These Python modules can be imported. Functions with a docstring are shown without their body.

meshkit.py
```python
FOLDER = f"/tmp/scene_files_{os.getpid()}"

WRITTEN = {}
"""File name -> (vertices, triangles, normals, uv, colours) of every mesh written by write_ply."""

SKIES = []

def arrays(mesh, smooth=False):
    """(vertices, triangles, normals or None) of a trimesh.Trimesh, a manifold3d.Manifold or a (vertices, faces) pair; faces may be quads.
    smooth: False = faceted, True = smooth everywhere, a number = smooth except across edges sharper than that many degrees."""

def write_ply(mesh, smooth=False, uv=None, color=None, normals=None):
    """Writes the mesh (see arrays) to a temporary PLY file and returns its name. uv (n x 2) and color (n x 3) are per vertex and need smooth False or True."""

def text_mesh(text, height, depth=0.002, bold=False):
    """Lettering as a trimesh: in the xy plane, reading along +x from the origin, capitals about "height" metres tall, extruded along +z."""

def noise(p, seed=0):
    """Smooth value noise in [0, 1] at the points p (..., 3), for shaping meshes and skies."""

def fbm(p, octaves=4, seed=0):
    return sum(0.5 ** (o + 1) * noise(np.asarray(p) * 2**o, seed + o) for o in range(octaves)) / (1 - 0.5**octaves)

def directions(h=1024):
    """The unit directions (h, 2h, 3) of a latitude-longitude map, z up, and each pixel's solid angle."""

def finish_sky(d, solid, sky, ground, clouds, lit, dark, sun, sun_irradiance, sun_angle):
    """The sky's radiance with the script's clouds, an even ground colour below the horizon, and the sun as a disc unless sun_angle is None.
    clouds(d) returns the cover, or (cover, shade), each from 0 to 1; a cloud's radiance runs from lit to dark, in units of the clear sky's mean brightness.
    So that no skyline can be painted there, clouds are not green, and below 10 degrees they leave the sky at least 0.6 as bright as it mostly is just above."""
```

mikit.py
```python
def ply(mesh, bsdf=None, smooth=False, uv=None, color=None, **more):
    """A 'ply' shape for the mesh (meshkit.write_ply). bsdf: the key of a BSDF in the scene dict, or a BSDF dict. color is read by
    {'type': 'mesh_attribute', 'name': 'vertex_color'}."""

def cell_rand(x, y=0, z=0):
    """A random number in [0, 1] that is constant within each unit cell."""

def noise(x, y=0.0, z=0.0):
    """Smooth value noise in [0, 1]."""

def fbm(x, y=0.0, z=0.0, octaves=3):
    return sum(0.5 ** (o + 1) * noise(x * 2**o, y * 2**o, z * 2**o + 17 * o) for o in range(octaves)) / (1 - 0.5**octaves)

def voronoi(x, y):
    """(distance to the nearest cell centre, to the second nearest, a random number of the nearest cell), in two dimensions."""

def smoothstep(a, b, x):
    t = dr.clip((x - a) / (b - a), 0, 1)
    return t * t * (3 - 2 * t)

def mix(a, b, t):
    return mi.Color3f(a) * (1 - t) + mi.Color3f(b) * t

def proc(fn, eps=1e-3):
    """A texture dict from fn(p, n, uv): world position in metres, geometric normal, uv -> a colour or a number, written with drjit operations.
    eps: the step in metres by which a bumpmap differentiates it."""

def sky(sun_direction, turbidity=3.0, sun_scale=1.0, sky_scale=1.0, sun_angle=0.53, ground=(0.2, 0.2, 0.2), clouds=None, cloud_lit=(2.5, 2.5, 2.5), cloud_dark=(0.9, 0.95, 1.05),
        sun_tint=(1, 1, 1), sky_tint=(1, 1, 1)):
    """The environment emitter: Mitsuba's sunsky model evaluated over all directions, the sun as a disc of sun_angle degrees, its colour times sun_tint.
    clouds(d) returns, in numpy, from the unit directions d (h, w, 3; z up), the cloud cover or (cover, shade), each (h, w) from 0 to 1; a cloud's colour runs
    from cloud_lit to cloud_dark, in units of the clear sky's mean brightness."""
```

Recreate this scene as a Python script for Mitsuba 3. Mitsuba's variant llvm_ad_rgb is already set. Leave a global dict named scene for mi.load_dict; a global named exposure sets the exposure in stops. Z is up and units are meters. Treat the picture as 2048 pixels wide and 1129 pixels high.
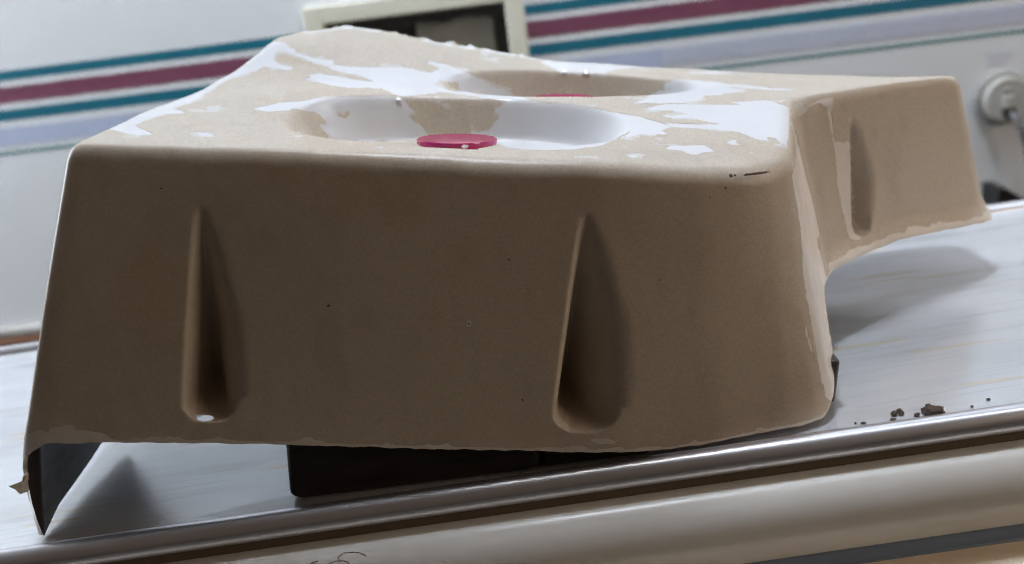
import math, random
import numpy as np, trimesh, mitsuba as mi, drjit as dr, mikit, meshkit
from mikit import proc, smoothstep, mix
from scipy.interpolate import RBFInterpolator
from scipy.spatial import cKDTree
from scipy.ndimage import gaussian_filter1d
import shapely
from shapely.geometry import Polygon

T4 = mi.ScalarTransform4f
rng = np.random.default_rng(7)
scene, labels = {'type': 'scene'}, {}

# ------------------------------------------------------------------ camera
FPX = 1900.0                                   # focal length in pixels of the 2048 wide photograph
PITCH, ROLL, HC = math.radians(19.0), math.radians(8.2), 0.27
CAM = np.array([0, 0, HC])
fw = np.array([0, math.cos(PITCH), -math.sin(PITCH)])
rt0, up0 = np.array([1.0, 0, 0]), np.array([0, math.sin(PITCH), math.cos(PITCH)])
ir = math.cos(ROLL) * rt0 - math.sin(ROLL) * up0
iu = math.cos(ROLL) * up0 + math.sin(ROLL) * rt0
scene['camera'] = {
    'type': 'thinlens', 'fov': math.degrees(2 * math.atan(1024 / FPX)), 'fov_axis': 'x',
    'aperture_radius': 0.0030, 'focus_distance': 0.525, 'near_clip': 0.02, 'far_clip': 60.0,
    'to_world': T4().look_at(origin=CAM.tolist(), target=(CAM + fw).tolist(), up=iu.tolist())}
exposure = 0.0

# ------------------------------------------------------------------ lamps and the dim room
scene['room_light'] = {'type': 'constant', 'radiance': {'type': 'rgb', 'value': [0.052, 0.0365, 0.0270]}}
LAMPS = [('ceiling_lamp', (0.16, 0.80, 1.9), (0.16, 0.11), (0, 0, -1), (82, 90, 100), 'long white ceiling lamp hanging straight above the steel table'),
         ('ceiling_lamp_001', (1.4, 0.68, 1.9), (0.6, 0.20), (-0.3, 0, -1), (3.2, 3.45, 3.8), 'white ceiling lamp hanging above and to the right of the table'),
         ('wall_lamp', (0.1, 0.93, 0.95), (0.9, 0.05), (0, 1.0, -0.35), (8.0, 9.0, 10.1), 'slim bar lamp hanging above the table and turned to the camper wall'),
         ('side_lamp', (1.30, 0.06, 0.5), (0.4, 0.4), (-1, 0.3, -0.3), (2.3, 1.7, 1.15), 'tall upright lamp panel standing to the right of the table'),
         ('side_lamp_001', (-1.55, 1.05, 0.55), (0.4, 0.4), (1, -0.38, -0.25), (8.5, 8.9, 9.3), 'tall upright lamp panel standing to the left of the table')]

# ------------------------------------------------------------------ helpers
def bsdf(key, d, two=True):
    scene[key] = {'type': 'twosided', 'bsdf': d} if two else d
    return key
def tag(key, label=None, cat=None, group=None, kind=None):
    labels[key] = {k: v for k, v in (('label', label), ('category', cat), ('group', group), ('kind', kind)) if v}
def put(key, mesh, mat, smooth=False, **kw):
    k, n = key, 0
    while k in scene:
        n += 1
        k = f'{key}_{n:03d}'
    scene[k] = mikit.ply(mesh, mat, smooth, **kw)
    return k
def unit(v):
    v = np.asarray(v, float)
    return v / np.linalg.norm(v, axis=-1, keepdims=True)
def grid_faces(n, m, wrap=False):
    i, j = np.meshgrid(np.arange(n if wrap else n - 1), np.arange(m - 1), indexing='ij')
    a, b = i * m + j, ((i + 1) % n) * m + j
    q = np.stack([a, b, b + 1, a + 1], -1).reshape(-1, 4)
    return np.vstack([q[:, [0, 1, 2]], q[:, [0, 2, 3]]])
def frame_matrix(o, e1, e2, e3):
    m = np.eye(4); m[:3, 0], m[:3, 1], m[:3, 2], m[:3, 3] = e1, e2, e3, o
    return m
def rbox(size, r=0.001, seg=2):
    """a box with rounded edges, centred"""
    import manifold3d as m3
    s = np.array(size) / 2 - r
    pts = []
    sp = trimesh.creation.icosphere(subdivisions=seg - 1, radius=r).vertices
    for c in np.array(np.meshgrid(*[(-1, 1)] * 3)).reshape(3, -1).T:
        pts.append(sp + c * s)
    h = trimesh.convex.convex_hull(np.vstack(pts))
    return h
def place(mesh, m):
    mesh = mesh.copy(); mesh.apply_transform(m); return mesh
def tube(points, r, sides=14):
    p = np.asarray(points, float); n = len(p)
    t = unit(np.gradient(p, axis=0))
    a = unit(np.cross(t, [0.3, 1, 0.1])); b = np.cross(t, a)
    ang = np.arange(sides) / sides * 2 * math.pi
    rr = np.broadcast_to(r, (n,))
    v = p[:, None] + rr[:, None, None] * (np.cos(ang)[None, :, None] * a[:, None] + np.sin(ang)[None, :, None] * b[:, None])
    f = []
    for i in range(n - 1):
        for j in range(sides):
            q = [i * sides + j, i * sides + (j + 1) % sides, (i + 1) * sides + (j + 1) % sides, (i + 1) * sides + j]
            f += [[q[0], q[1], q[2]], [q[0], q[2], q[3]]]
    m = trimesh.Trimesh(v.reshape(-1, 3), f, process=False)
    return m
def lathe(profile, seg=64):
    """profile (r, z) rows, revolved about z"""
    p = np.asarray(profile, float)
    a = np.arange(seg) / seg * 2 * math.pi
    v = np.stack([p[None, :, 0] * np.cos(a)[:, None], p[None, :, 0] * np.sin(a)[:, None], np.broadcast_to(p[None, :, 1], (seg, len(p)))], -1)
    return trimesh.Trimesh(v.reshape(-1, 3), grid_faces(seg, len(p), True), process=False)
def extrude_profile(prof, x0, x1, n=2):
    """an open (y, z) profile swept along x"""
    p = np.asarray(prof, float)
    xs = np.linspace(x0, x1, n)
    v = np.stack([np.broadcast_to(xs[:, None], (n, len(p))), np.broadcast_to(p[None, :, 0], (n, len(p))), np.broadcast_to(p[None, :, 1], (n, len(p)))], -1)
    return v.reshape(-1, 3), grid_faces(n, len(p))

# ------------------------------------------------------------------ materials
N = mikit.noise
def rgb(*c): return {'type': 'rgb', 'value': list(c)}

def paint_color(p, n, uv):
    big = mikit.fbm(p.x * 14, p.y * 14, p.z * 14, 4)
    fine = mikit.fbm(p.x * 1300, p.y * 1300, p.z * 1300, 2)
    warm = smoothstep(0.55, 0.8, mikit.fbm(p.x * 22 + 5, p.y * 22, p.z * 16, 4))
    c = mix((0.475, 0.415, 0.340), (0.535, 0.470, 0.390), big)
    c = mix(c, mi.Color3f(0.47, 0.36, 0.25), 0.45 * warm)
    cell, _, rnd = mikit.voronoi(p.x * 55 + p.y * 20, p.z * 55 + p.y * 31)
    speck = dr.select(rnd > 0.992, 1 - smoothstep(0.025, 0.06, cell), 0)
    c = c * (0.83 + 0.34 * fine)
    smear = smoothstep(0.60, 0.78, mikit.fbm(p.x * 30 + 40, p.y * 30, p.z * 12 + 7, 4))
    grime = smoothstep(0.5, 0.85, mikit.fbm(p.x * 130, p.y * 130, p.z * 40, 3))
    c = c * (1 - 0.07 * smear) * (1 - 0.05 * grime)
    return mix(c, mi.Color3f(0.06, 0.045, 0.035), speck * 0.8)
def orange_peel(p, n, uv):
    return mikit.fbm(p.x * 700, p.y * 700, p.z * 700, 2) * 0.00006 + mikit.fbm(p.x * 90, p.y * 90, p.z * 90, 2) * 0.0003
bsdf('mat_paint', {'type': 'bumpmap', 'arbitrary': {**proc(orange_peel, 0.0004)}, 'scale': 1.0,
                   'bsdf': {'type': 'principled', 'base_color': proc(paint_color), 'roughness': 0.37, 'specular': 0.45}})
def white_color(p, n, uv):
    big = mikit.fbm(p.x * 30, p.y * 30, p.z * 30, 4)
    return mix((0.56, 0.565, 0.585), (0.69, 0.695, 0.715), big)
def white_bump(p, n, uv):
    return mikit.fbm(p.x * 120, p.y * 60, p.z * 60, 3) * 0.0009
bsdf('mat_white', {'type': 'bumpmap', 'arbitrary': {**proc(white_bump, 0.0006)}, 'scale': 1.0,
                   'bsdf': {'type': 'principled', 'base_color': proc(white_color), 'roughness': 0.2, 'specular': 0.5}})
def under_color(p, n, uv):
    big = mikit.fbm(p.x * 60, p.y * 60, p.z * 40, 4)
    return mix((0.60, 0.56, 0.51), (0.76, 0.735, 0.70), big)
bsdf('mat_under', {'type': 'bumpmap', 'arbitrary': {**proc(white_bump, 0.0006)}, 'scale': 1.0,
                   'bsdf': {'type': 'principled', 'base_color': proc(under_color), 'roughness': 0.3, 'specular': 0.5}})
def thin_color(p, n, uv):
    big = mikit.fbm(p.x * 70, p.y * 70, p.z * 70, 4)
    return mix((0.50, 0.475, 0.43), (0.60, 0.585, 0.56), big)
bsdf('mat_thin_paint', {'type': 'principled', 'base_color': proc(thin_color), 'roughness': 0.4, 'specular': 0.4})
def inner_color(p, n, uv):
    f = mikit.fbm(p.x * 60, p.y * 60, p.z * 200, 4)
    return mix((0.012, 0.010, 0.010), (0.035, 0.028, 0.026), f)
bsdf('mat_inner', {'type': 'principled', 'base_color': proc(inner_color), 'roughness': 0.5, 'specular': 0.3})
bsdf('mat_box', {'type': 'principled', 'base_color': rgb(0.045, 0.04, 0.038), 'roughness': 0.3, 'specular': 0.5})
bsdf('mat_red', {'type': 'dielectric', 'int_ior': 1.49, 'specular_transmittance': rgb(0.93, 0.26, 0.42)}, False)
bsdf('mat_red_core', {'type': 'principled', 'base_color': rgb(0.55, 0.02, 0.09), 'roughness': 0.3})
bsdf('mat_mark', {'type': 'principled', 'base_color': rgb(0.11, 0.06, 0.045), 'roughness': 0.7})

def steel_color(p, n, uv):
    streak = 0.5 * mikit.fbm(p.x * 9, p.y * 900, 0, 3) + 0.5 * mikit.fbm(p.x * 5, p.y * 180, 0, 3)
    big = mikit.fbm(p.x * 6 + 3, p.y * 16, 0, 4)
    dirt = smoothstep(0.55, 0.75, mikit.fbm(p.x * 16 + 9, p.y * 42, 2, 4))
    c = mix((0.50, 0.525, 0.56), (0.76, 0.785, 0.825), 0.22 * streak + 0.78 * big)
    smud = smoothstep(0.48, 0.62, mikit.fbm(p.x * 9 + 21, p.y * 60 + 3, 0, 4)) * smoothstep(0.40, 0.60, mikit.fbm(p.x * 5 + 1, p.y * 11, 0, 3))
    c = c * (1 - 0.32 * smud)
    scr = smoothstep(0.70, 0.76, mikit.fbm(p.x * 16 + p.y * 22, p.y * 1100 - p.x * 60, 0, 2))
    c = c * (1 - 0.10 * scr)
    yl = smoothstep(0.725, 0.78, mikit.fbm(p.x * 7 + 31, p.y * 95, 5, 3))
    c = mix(c, mi.Color3f(0.62, 0.52, 0.36), 0.55 * yl)
    return mix(c, mi.Color3f(0.42, 0.41, 0.39), 0.18 * dirt)
def steel_rough(p, n, uv):
    return 0.13 + 0.10 * smoothstep(0.35, 0.65, mikit.fbm(p.x * 11 + 2, p.y * 34 + 5, 0, 4)) + 0.07 * mikit.fbm(p.x * 9, p.y * 30, 0, 3)
def steel_bump(p, n, uv):
    return mikit.fbm(p.x * 14, p.y * 900, 0, 2) * 0.00007
bsdf('mat_steel', {'type': 'bumpmap', 'arbitrary': {**proc(steel_bump, 0.0005)}, 'scale': 1.0,
                   'bsdf': {'type': 'principled', 'base_color': proc(steel_color), 'metallic': 0.38, 'roughness': proc(steel_rough), 'specular': 0.5}})
def rail_color(p, n, uv):
    s = mikit.fbm(p.x * 7, p.y * 500, p.z * 500, 3)
    return mix((0.68, 0.68, 0.72), (0.84, 0.84, 0.87), s)
bsdf('mat_rail', {'type': 'principled', 'base_color': proc(rail_color), 'metallic': 0.9, 'roughness': 0.3})
def enamel_color(p, n, uv):
    b = mikit.fbm(p.x * 9, p.y * 40, p.z * 40, 4)
    stain = smoothstep(0.5, 0.75, mikit.fbm(p.x * 10 + 4, p.y * 25, p.z * 25 + 2, 4)) * (1 - smoothstep(-0.25, 0.05, p.x))
    c = mix((0.62, 0.62, 0.595), (0.75, 0.75, 0.73), b)
    return mix(c, mi.Color3f(0.40, 0.29, 0.17), 0.75 * stain)
bsdf('mat_enamel', {'type': 'principled', 'base_color': proc(enamel_color), 'roughness': 0.28, 'specular': 0.5, 'clearcoat': 0.4, 'clearcoat_gloss': 0.8})
def lower_color(p, n, uv):
    return mix((0.62, 0.52, 0.40), (0.70, 0.60, 0.47), mikit.fbm(p.x * 12, p.y * 30, p.z * 30, 3))
bsdf('mat_lower', {'type': 'principled', 'base_color': proc(lower_color), 'roughness': 0.45})
bsdf('mat_groove', {'type': 'principled', 'base_color': rgb(0.16, 0.12, 0.08), 'roughness': 0.6})
def wall_color(p, n, uv):
    b = mikit.fbm(p.x * 4, p.y * 4, p.z * 4, 4)
    d = smoothstep(0.6, 0.8, mikit.fbm(p.x * 12 + 3, p.y * 12, p.z * 5, 4))
    return mix(mix((0.70, 0.73, 0.765), (0.76, 0.785, 0.81), b), mi.Color3f(0.66, 0.66, 0.64), 0.25 * d)
bsdf('mat_wall', {'type': 'principled', 'base_color': proc(wall_color), 'roughness': 0.35, 'specular': 0.5})
def stripe(key, a, b):
    def col(p, n, uv):
        return mix(a, b, mikit.fbm(p.x * 25, p.y * 25, p.z * 60, 4))
    bsdf(key, {'type': 'principled', 'base_color': proc(col), 'roughness': 0.4})
stripe('mat_teal', (0.006, 0.115, 0.185), (0.012, 0.165, 0.24))
stripe('mat_maroon', (0.155, 0.045, 0.085), (0.225, 0.075, 0.125))
stripe('mat_lavender', (0.42, 0.485, 0.66), (0.48, 0.54, 0.71))
stripe('mat_pale', (0.68, 0.71, 0.79), (0.74, 0.77, 0.83))
stripe('mat_thin', (0.10, 0.24, 0.27), (0.17, 0.31, 0.33))
stripe('mat_print', (0.55, 0.55, 0.68), (0.62, 0.62, 0.74))
stripe('mat_cream', (0.66, 0.65, 0.54), (0.74, 0.73, 0.62))
stripe('mat_gasket', (0.006, 0.006, 0.006), (0.02, 0.018, 0.017))
stripe('mat_hatch_back', (0.22, 0.21, 0.19), (0.33, 0.32, 0.29))
stripe('mat_inlet', (0.40, 0.40, 0.375), (0.48, 0.48, 0.455))
stripe('mat_inlet_dark', (0.25, 0.25, 0.235), (0.32, 0.32, 0.30))
stripe('mat_cable', (0.115, 0.12, 0.135), (0.15, 0.155, 0.17))
stripe('mat_black', (0.006, 0.006, 0.006), (0.012, 0.012, 0.012))
def wood_color(p, n, uv):
    g = mikit.fbm(p.x * 6, p.y * 200, p.z * 120, 4)
    return mix((0.07, 0.025, 0.010), (0.19, 0.075, 0.028), g)
bsdf('mat_wood', {'type': 'principled', 'base_color': proc(wood_color), 'roughness': 0.45})
def floor_color(p, n, uv):
    return mix((0.07, 0.068, 0.065), (0.12, 0.117, 0.11), mikit.fbm(p.x * 5, p.y * 5, 0, 5))
bsdf('mat_floor', {'type': 'principled', 'base_color': proc(floor_color), 'roughness': 0.7})
def crumb_color(p, n, uv):
    return mix((0.03, 0.02, 0.016), (0.12, 0.085, 0.065), mikit.fbm(p.x * 400, p.y * 400, p.z * 400, 3))
bsdf('mat_crumb', {'type': 'principled', 'base_color': proc(crumb_color), 'roughness': 0.8})
bsdf('mat_lamp_body', {'type': 'diffuse', 'reflectance': rgb(0.6, 0.6, 0.6)})

# ------------------------------------------------------------------ lamps (bodies)
for key, pos, (hx, hy), nrm, rad, lab in LAMPS:
    e3 = unit(nrm); e1 = unit(np.cross([0, 1, 0.01], e3)); e2 = np.cross(e3, e1)
    m = frame_matrix(np.array(pos), e1, e2, e3)
    v = np.array([[-hx, -hy, 0], [hx, -hy, 0], [hx, hy, 0], [-hx, hy, 0.0]])
    dif = place(trimesh.Trimesh(v, [[0, 1, 2], [0, 2, 3]], process=False), m)
    scene[key + '__diffuser'] = {**mikit.ply(dif, 'mat_lamp_body'), 'emitter': {'type': 'area', 'radiance': rgb(*rad)}}
    body = place(rbox((2 * hx + 0.05, 2 * hy + 0.05, 0.05), 0.006), m @ trimesh.transformations.translation_matrix([0, 0, -0.03]))
    scene[key + '__casing'] = mikit.ply(body, 'mat_lamp_body', 30)
    tag(key, lab, 'lamp')

# ------------------------------------------------------------------ floor
FLOOR = -0.55
put('floor', (np.array([[-12, -12, FLOOR], [12, -12, FLOOR], [12, 12, FLOOR], [-12, 12, FLOOR]]), np.array([[0, 1, 2], [0, 2, 3]])), 'mat_floor')
tag('floor', 'grey concrete floor below the table', kind='structure')

# ------------------------------------------------------------------ the steel table
TX0, TX1 = -0.75, 0.85
YF, YB = 0.459, 0.80
v, f = extrude_profile([(YF + 0.004, -0.004), (0.60, -0.004), (YB - 0.002, -0.004)], TX0, TX1)
put('steel_table__top', (v, f), 'mat_steel', 30)
a = np.radians(np.linspace(20, 226, 40))
v, f = extrude_profile(np.stack([YF - 0.001 + 0.0078 * np.cos(a), -0.0078 + 0.0078 * np.sin(a)], 1), TX0, TX1)
put('steel_table__front_rail', (v, f), 'mat_rail', True)
a = np.radians(np.linspace(-60, 200, 30))
v, f = extrude_profile(np.stack([YB + 0.004 + 0.0095 * np.cos(np.pi - a), -0.0085 + 0.0095 * np.sin(np.pi - a)], 1), TX0, TX1)
put('steel_table__back_rail', (v, f), 'mat_rail', True)
# painted front below the rail
v, f = extrude_profile([(YF - 0.0035, -0.013), (YF - 0.0035, -0.0200), (YF - 0.0040, -0.0202)], TX0, TX1)
put('steel_table__groove', (v, f), 'mat_groove')
PZ = 0.0028
prof = [(YF - 0.0036, -0.0231 + PZ), (YF - 0.0085, -0.0234 + PZ)]
for t in np.linspace(0.1, 1, 30):
    ang = t * math.pi * 0.5
    prof.append((YF - 0.0085 - 0.0175 * math.sin(ang), -0.0234 + PZ - 0.0245 * (1 - math.cos(ang))))
for t in np.linspace(0, 1, 16)[1:]:
    prof.append((YF - 0.0260 + 0.008 * t ** 1.5, -0.0479 + PZ - (0.0165 + PZ) * t))
v, f = extrude_profile(prof, TX0, TX1, 60)
put('steel_table__front_panel', (v, f), 'mat_enamel', True)
py, pz = prof[-1]
v, f = extrude_profile([(py, pz), (py + 0.0005, pz - 0.002), (py - 0.001, pz - 0.0085), (py - 0.002, pz - 0.0095)], TX0, TX1)
bsdf('mat_trim', {'type': 'principled', 'base_color': rgb(0.20, 0.26, 0.36), 'metallic': 0.4, 'roughness': 0.35})
put('steel_table__trim_strip', (v, f), 'mat_trim')
labels['steel_table__trim_strip'] = {'label': 'dark bluish metal strip under the painted front'}
v, f = extrude_profile([(py - 0.002, pz - 0.0097), (py - 0.048, pz - 0.0165), (py - 0.056, pz - 0.024), (py - 0.056, FLOOR + 0.01)], TX0, TX1)
put('steel_table__lower_panel', (v, f), 'mat_lower', 40)
def panel_point(x, a):
    ang = a * math.pi * 0.5
    return (x, YF - 0.0085 - 0.0175 * math.sin(ang) - 0.0001, -0.0234 + PZ - 0.0245 * (1 - math.cos(ang)) - 0.0)
for k, (x0, a0, n_loop, w) in enumerate([(-0.1420, 0.52, 1.2, 0.0055), (-0.1300, 0.47, 1.6, 0.0065), (-0.1180, 0.46, 1.1, 0.0070), (-0.1095, 0.38, 0.5, 0.0060), (-0.1600, 0.56, 0.7, 0.0040)]):
    tt_ = np.linspace(0, 1, 40)
    wob = meshkit.fbm(np.stack([tt_ * 4 + k * 5, tt_ * 0, tt_ * 0], -1), 3, 50 + k) - 0.5
    ph = 2 * math.pi * n_loop * tt_ + k
    pts = np.array([panel_point(x0 + w * (math.cos(p_) * 0.8 + t_ * 0.9) + 0.004 * b_, a0 + 0.09 * math.sin(p_) + 0.12 * b_) for p_, t_, b_ in zip(ph, tt_, wob)])
    put('steel_table__curled_scratch', tube(pts, 0.00026, 6), 'mat_mark', True)
tag('steel_table', 'brushed steel table with a round polished front rail and cream painted front', 'table')
labels['steel_table__front_panel'] = {'label': 'cream enamelled rounded front panel with brown stains'}

# ------------------------------------------------------------------ the camper wall
yaw, tilt = math.radians(4.0), math.radians(-0.75)
w3 = np.array([-math.sin(yaw), -math.cos(yaw), 0.0])              # towards the table
w1 = unit(np.array([math.cos(yaw), -math.sin(yaw), 0.0]) * math.cos(tilt) + np.array([0, 0, math.sin(tilt)]))
w2 = np.cross(w3, w1)
WO = np.array([0.0, 1.35, 0.0])
WM = frame_matrix(WO, w1, w2, w3)
def wall_box(x0, x1, y0, y1, z0, z1, r=0.0004):
    return place(rbox((x1 - x0, y1 - y0, z1 - z0), min(r, (z1 - z0) * 0.45, (y1 - y0) * 0.45)), WM @ trimesh.transformations.translation_matrix([(x0 + x1) / 2, (y0 + y1) / 2, (z0 + z1) / 2]))
def wall_sheet(x0, x1, y0, y1, z, mat, key, rough=0.0, n=300):
    """a decal: a sheet with slightly worn edges"""
    xs = np.linspace(x0, x1, n)
    e = lambda s: rough * (meshkit.fbm(np.stack([xs * 55, xs * 0 + s, xs * 0], -1), 4, 3) - 0.5) * 2
    v = np.concatenate([np.stack([xs, y0 + e(1.7), xs * 0 + z], -1), np.stack([xs, y1 + e(8.3), xs * 0 + z], -1)])
    v = v @ WM[:3, :3].T + WM[:3, 3]
    i = np.arange(n - 1)
    f = np.vstack([np.stack([i, i + 1, i + 1 + n], 1), np.stack([i, i + 1 + n, i + n], 1)])
    return put(key, (v, f), mat)
HX0, HX1, HY0, HY1 = -0.222, 0.0545, 0.075, 0.221                   # hatch opening, wall coordinates
WX0, WX1, WB, WT = -2.2, 2.2, -0.178, 1.6
for x0, x1, y0, y1 in ((WX0, HX0, WB, WT), (HX1, WX1, WB, WT), (HX0, HX1, WB, HY0), (HX0, HX1, HY1, WT)):
    v = np.array([[x0, y0, 0], [x1, y0, 0], [x1, y1, 0], [x0, y1, 0.0]]) @ WM[:3, :3].T + WM[:3, 3]
    put('camper_wall__panel', (v, np.array([[0, 1, 2], [0, 2, 3]])), 'mat_wall')
tag('camper_wall', 'white camper van side wall with teal and maroon stripes behind the table', 'wall')
STRIPES = [('teal_stripe', 0.1868, 0.2000, 'mat_teal', 0.0002), ('maroon_stripe', 0.1555, 0.1780, 'mat_maroon', 0.0009),
           ('teal_stripe', 0.1312, 0.1465, 'mat_teal', 0.0002), ('lavender_stripe', 0.0955, 0.1210, 'mat_lavender', 0.0002),
           ('thin_stripe', 0.0828, 0.0880, 'mat_thin', 0.0001)]
for nm, y0, y1, mt, rg in STRIPES:
    if y1 > HY0 + 0.001:
        wall_sheet(-2.2, HX0 - 0.012, y0, y1, 0.0008, mt, 'camper_wall__' + nm, rg)
        wall_sheet(HX1 + 0.013, 2.2, y0, y1, 0.0008, mt, 'camper_wall__' + nm, rg)
    else:
        wall_sheet(-2.2, 2.2, y0, y1, 0.0008, mt, 'camper_wall__' + nm, rg)
for k in range(5):
    y = 0.0978 + k * 0.0047
    wall_sheet(0.25, 2.2, y, y + 0.0019, 0.0016, 'mat_pale', 'camper_wall__pale_line', 0.0001)
# hatch
fwid = 0.021
for x0, x1, y0, y1 in ((HX0 - 0.012, HX0 + fwid - 0.008, HY0 - 0.012, HY1 + 0.012), (HX1 - fwid + 0.008, HX1 + 0.012, HY0 - 0.012, HY1 + 0.012),
                       (HX0 + fwid - 0.008, HX1 - fwid + 0.008, HY1 - fwid + 0.008, HY1 + 0.012), (HX0 + fwid - 0.008, HX1 - fwid + 0.008, HY0 - 0.012, HY0 + fwid - 0.008)):
    put('camper_wall__hatch_frame', wall_box(x0, x1, y0, y1, -0.045, 0.012, 0.003), 'mat_cream', 40)
labels['camper_wall__hatch_frame'] = {'label': 'cream frame of the open hatch'}
put('camper_wall__hatch_back', wall_box(HX0 - 0.01, HX1 + 0.01, HY0 - 0.01, HY1 + 0.01, -0.055, -0.046), 'mat_gasket', 30)
put('camper_wall__hatch_lining', wall_box(HX0 + 0.135, HX1 - 0.034, HY0, HY1 - 0.026, -0.0455, -0.030, 0.002), 'mat_hatch_back', 40)
n = 60
xs = np.linspace(HX0 + 0.013, HX1 - 0.013, n)
e = (meshkit.fbm(np.stack([xs * 70, xs * 0, xs * 0], -1), 4, 5) - 0.5) * 0.016
vt = np.stack([xs, xs * 0 + HY1 - 0.011, xs * 0 - 0.012], -1); vb = np.stack([xs, HY1 - 0.030 + e, xs * 0 - 0.016], -1)
v = np.concatenate([vb, vt]) @ WM[:3, :3].T + WM[:3, 3]
i = np.arange(n - 1)
put('camper_wall__torn_gasket', (v, np.vstack([np.stack([i, i + 1, i + 1 + n], 1), np.stack([i, i + 1 + n, i + n], 1)])), 'mat_gasket')

put('camper_wall__skirt', wall_box(WX0, WX1, WB - 0.014, WB - 0.001, -0.03, 0.012, 0.003), 'mat_inlet', 40)
for k, (x0, x1, y) in enumerate(((0.688, 0.724, 0.056), (0.692, 0.723, 0.049), (0.690, 0.718, 0.042))):
    rr = random.Random(k); x = x0
    while x < x1:
        w = rr.uniform(0.002, 0.005)
        wall_sheet(x, min(x + w, x1), y, y + rr.uniform(0.0024, 0.0036), 0.0009, 'mat_print', 'camper_wall__faded_print', 0.0, 3)
        x += w + 0.0012
put('wooden_beam', wall_box(WX0, -0.55, WB - 0.075, WB - 0.016, -0.08, 0.02, 0.004), 'mat_wood', 40)
tag('wooden_beam', 'dark reddish brown wooden beam below the white wall, behind the left end of the table', 'beam')
# shore power inlet with its plug
OC = np.array([0.7095, -0.003, 0.0])
OM = WM @ trimesh.transformations.translation_matrix(OC)
put('power_inlet__flange', place(lathe([(0.0005, 0.0), (0.0355, 0.0), (0.0365, 0.002), (0.0365, 0.008), (0.035, 0.010), (0.0005, 0.0102)]), OM), 'mat_inlet_dark', 35)
put('power_inlet__plug', place(lathe([(0.0305, 0.009), (0.0305, 0.021), (0.029, 0.0235), (0.026, 0.0245), (0.0255, 0.0235), (0.0005, 0.0235)]), OM @ trimesh.transformations.translation_matrix([0.0015, 0.001, 0])), 'mat_inlet', 35)
put('power_inlet__latch', place(rbox((0.011, 0.007, 0.006), 0.002), OM @ trimesh.transformations.translation_matrix([-0.001, 0.014, 0.0255])), 'mat_inlet_dark', 40)
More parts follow.
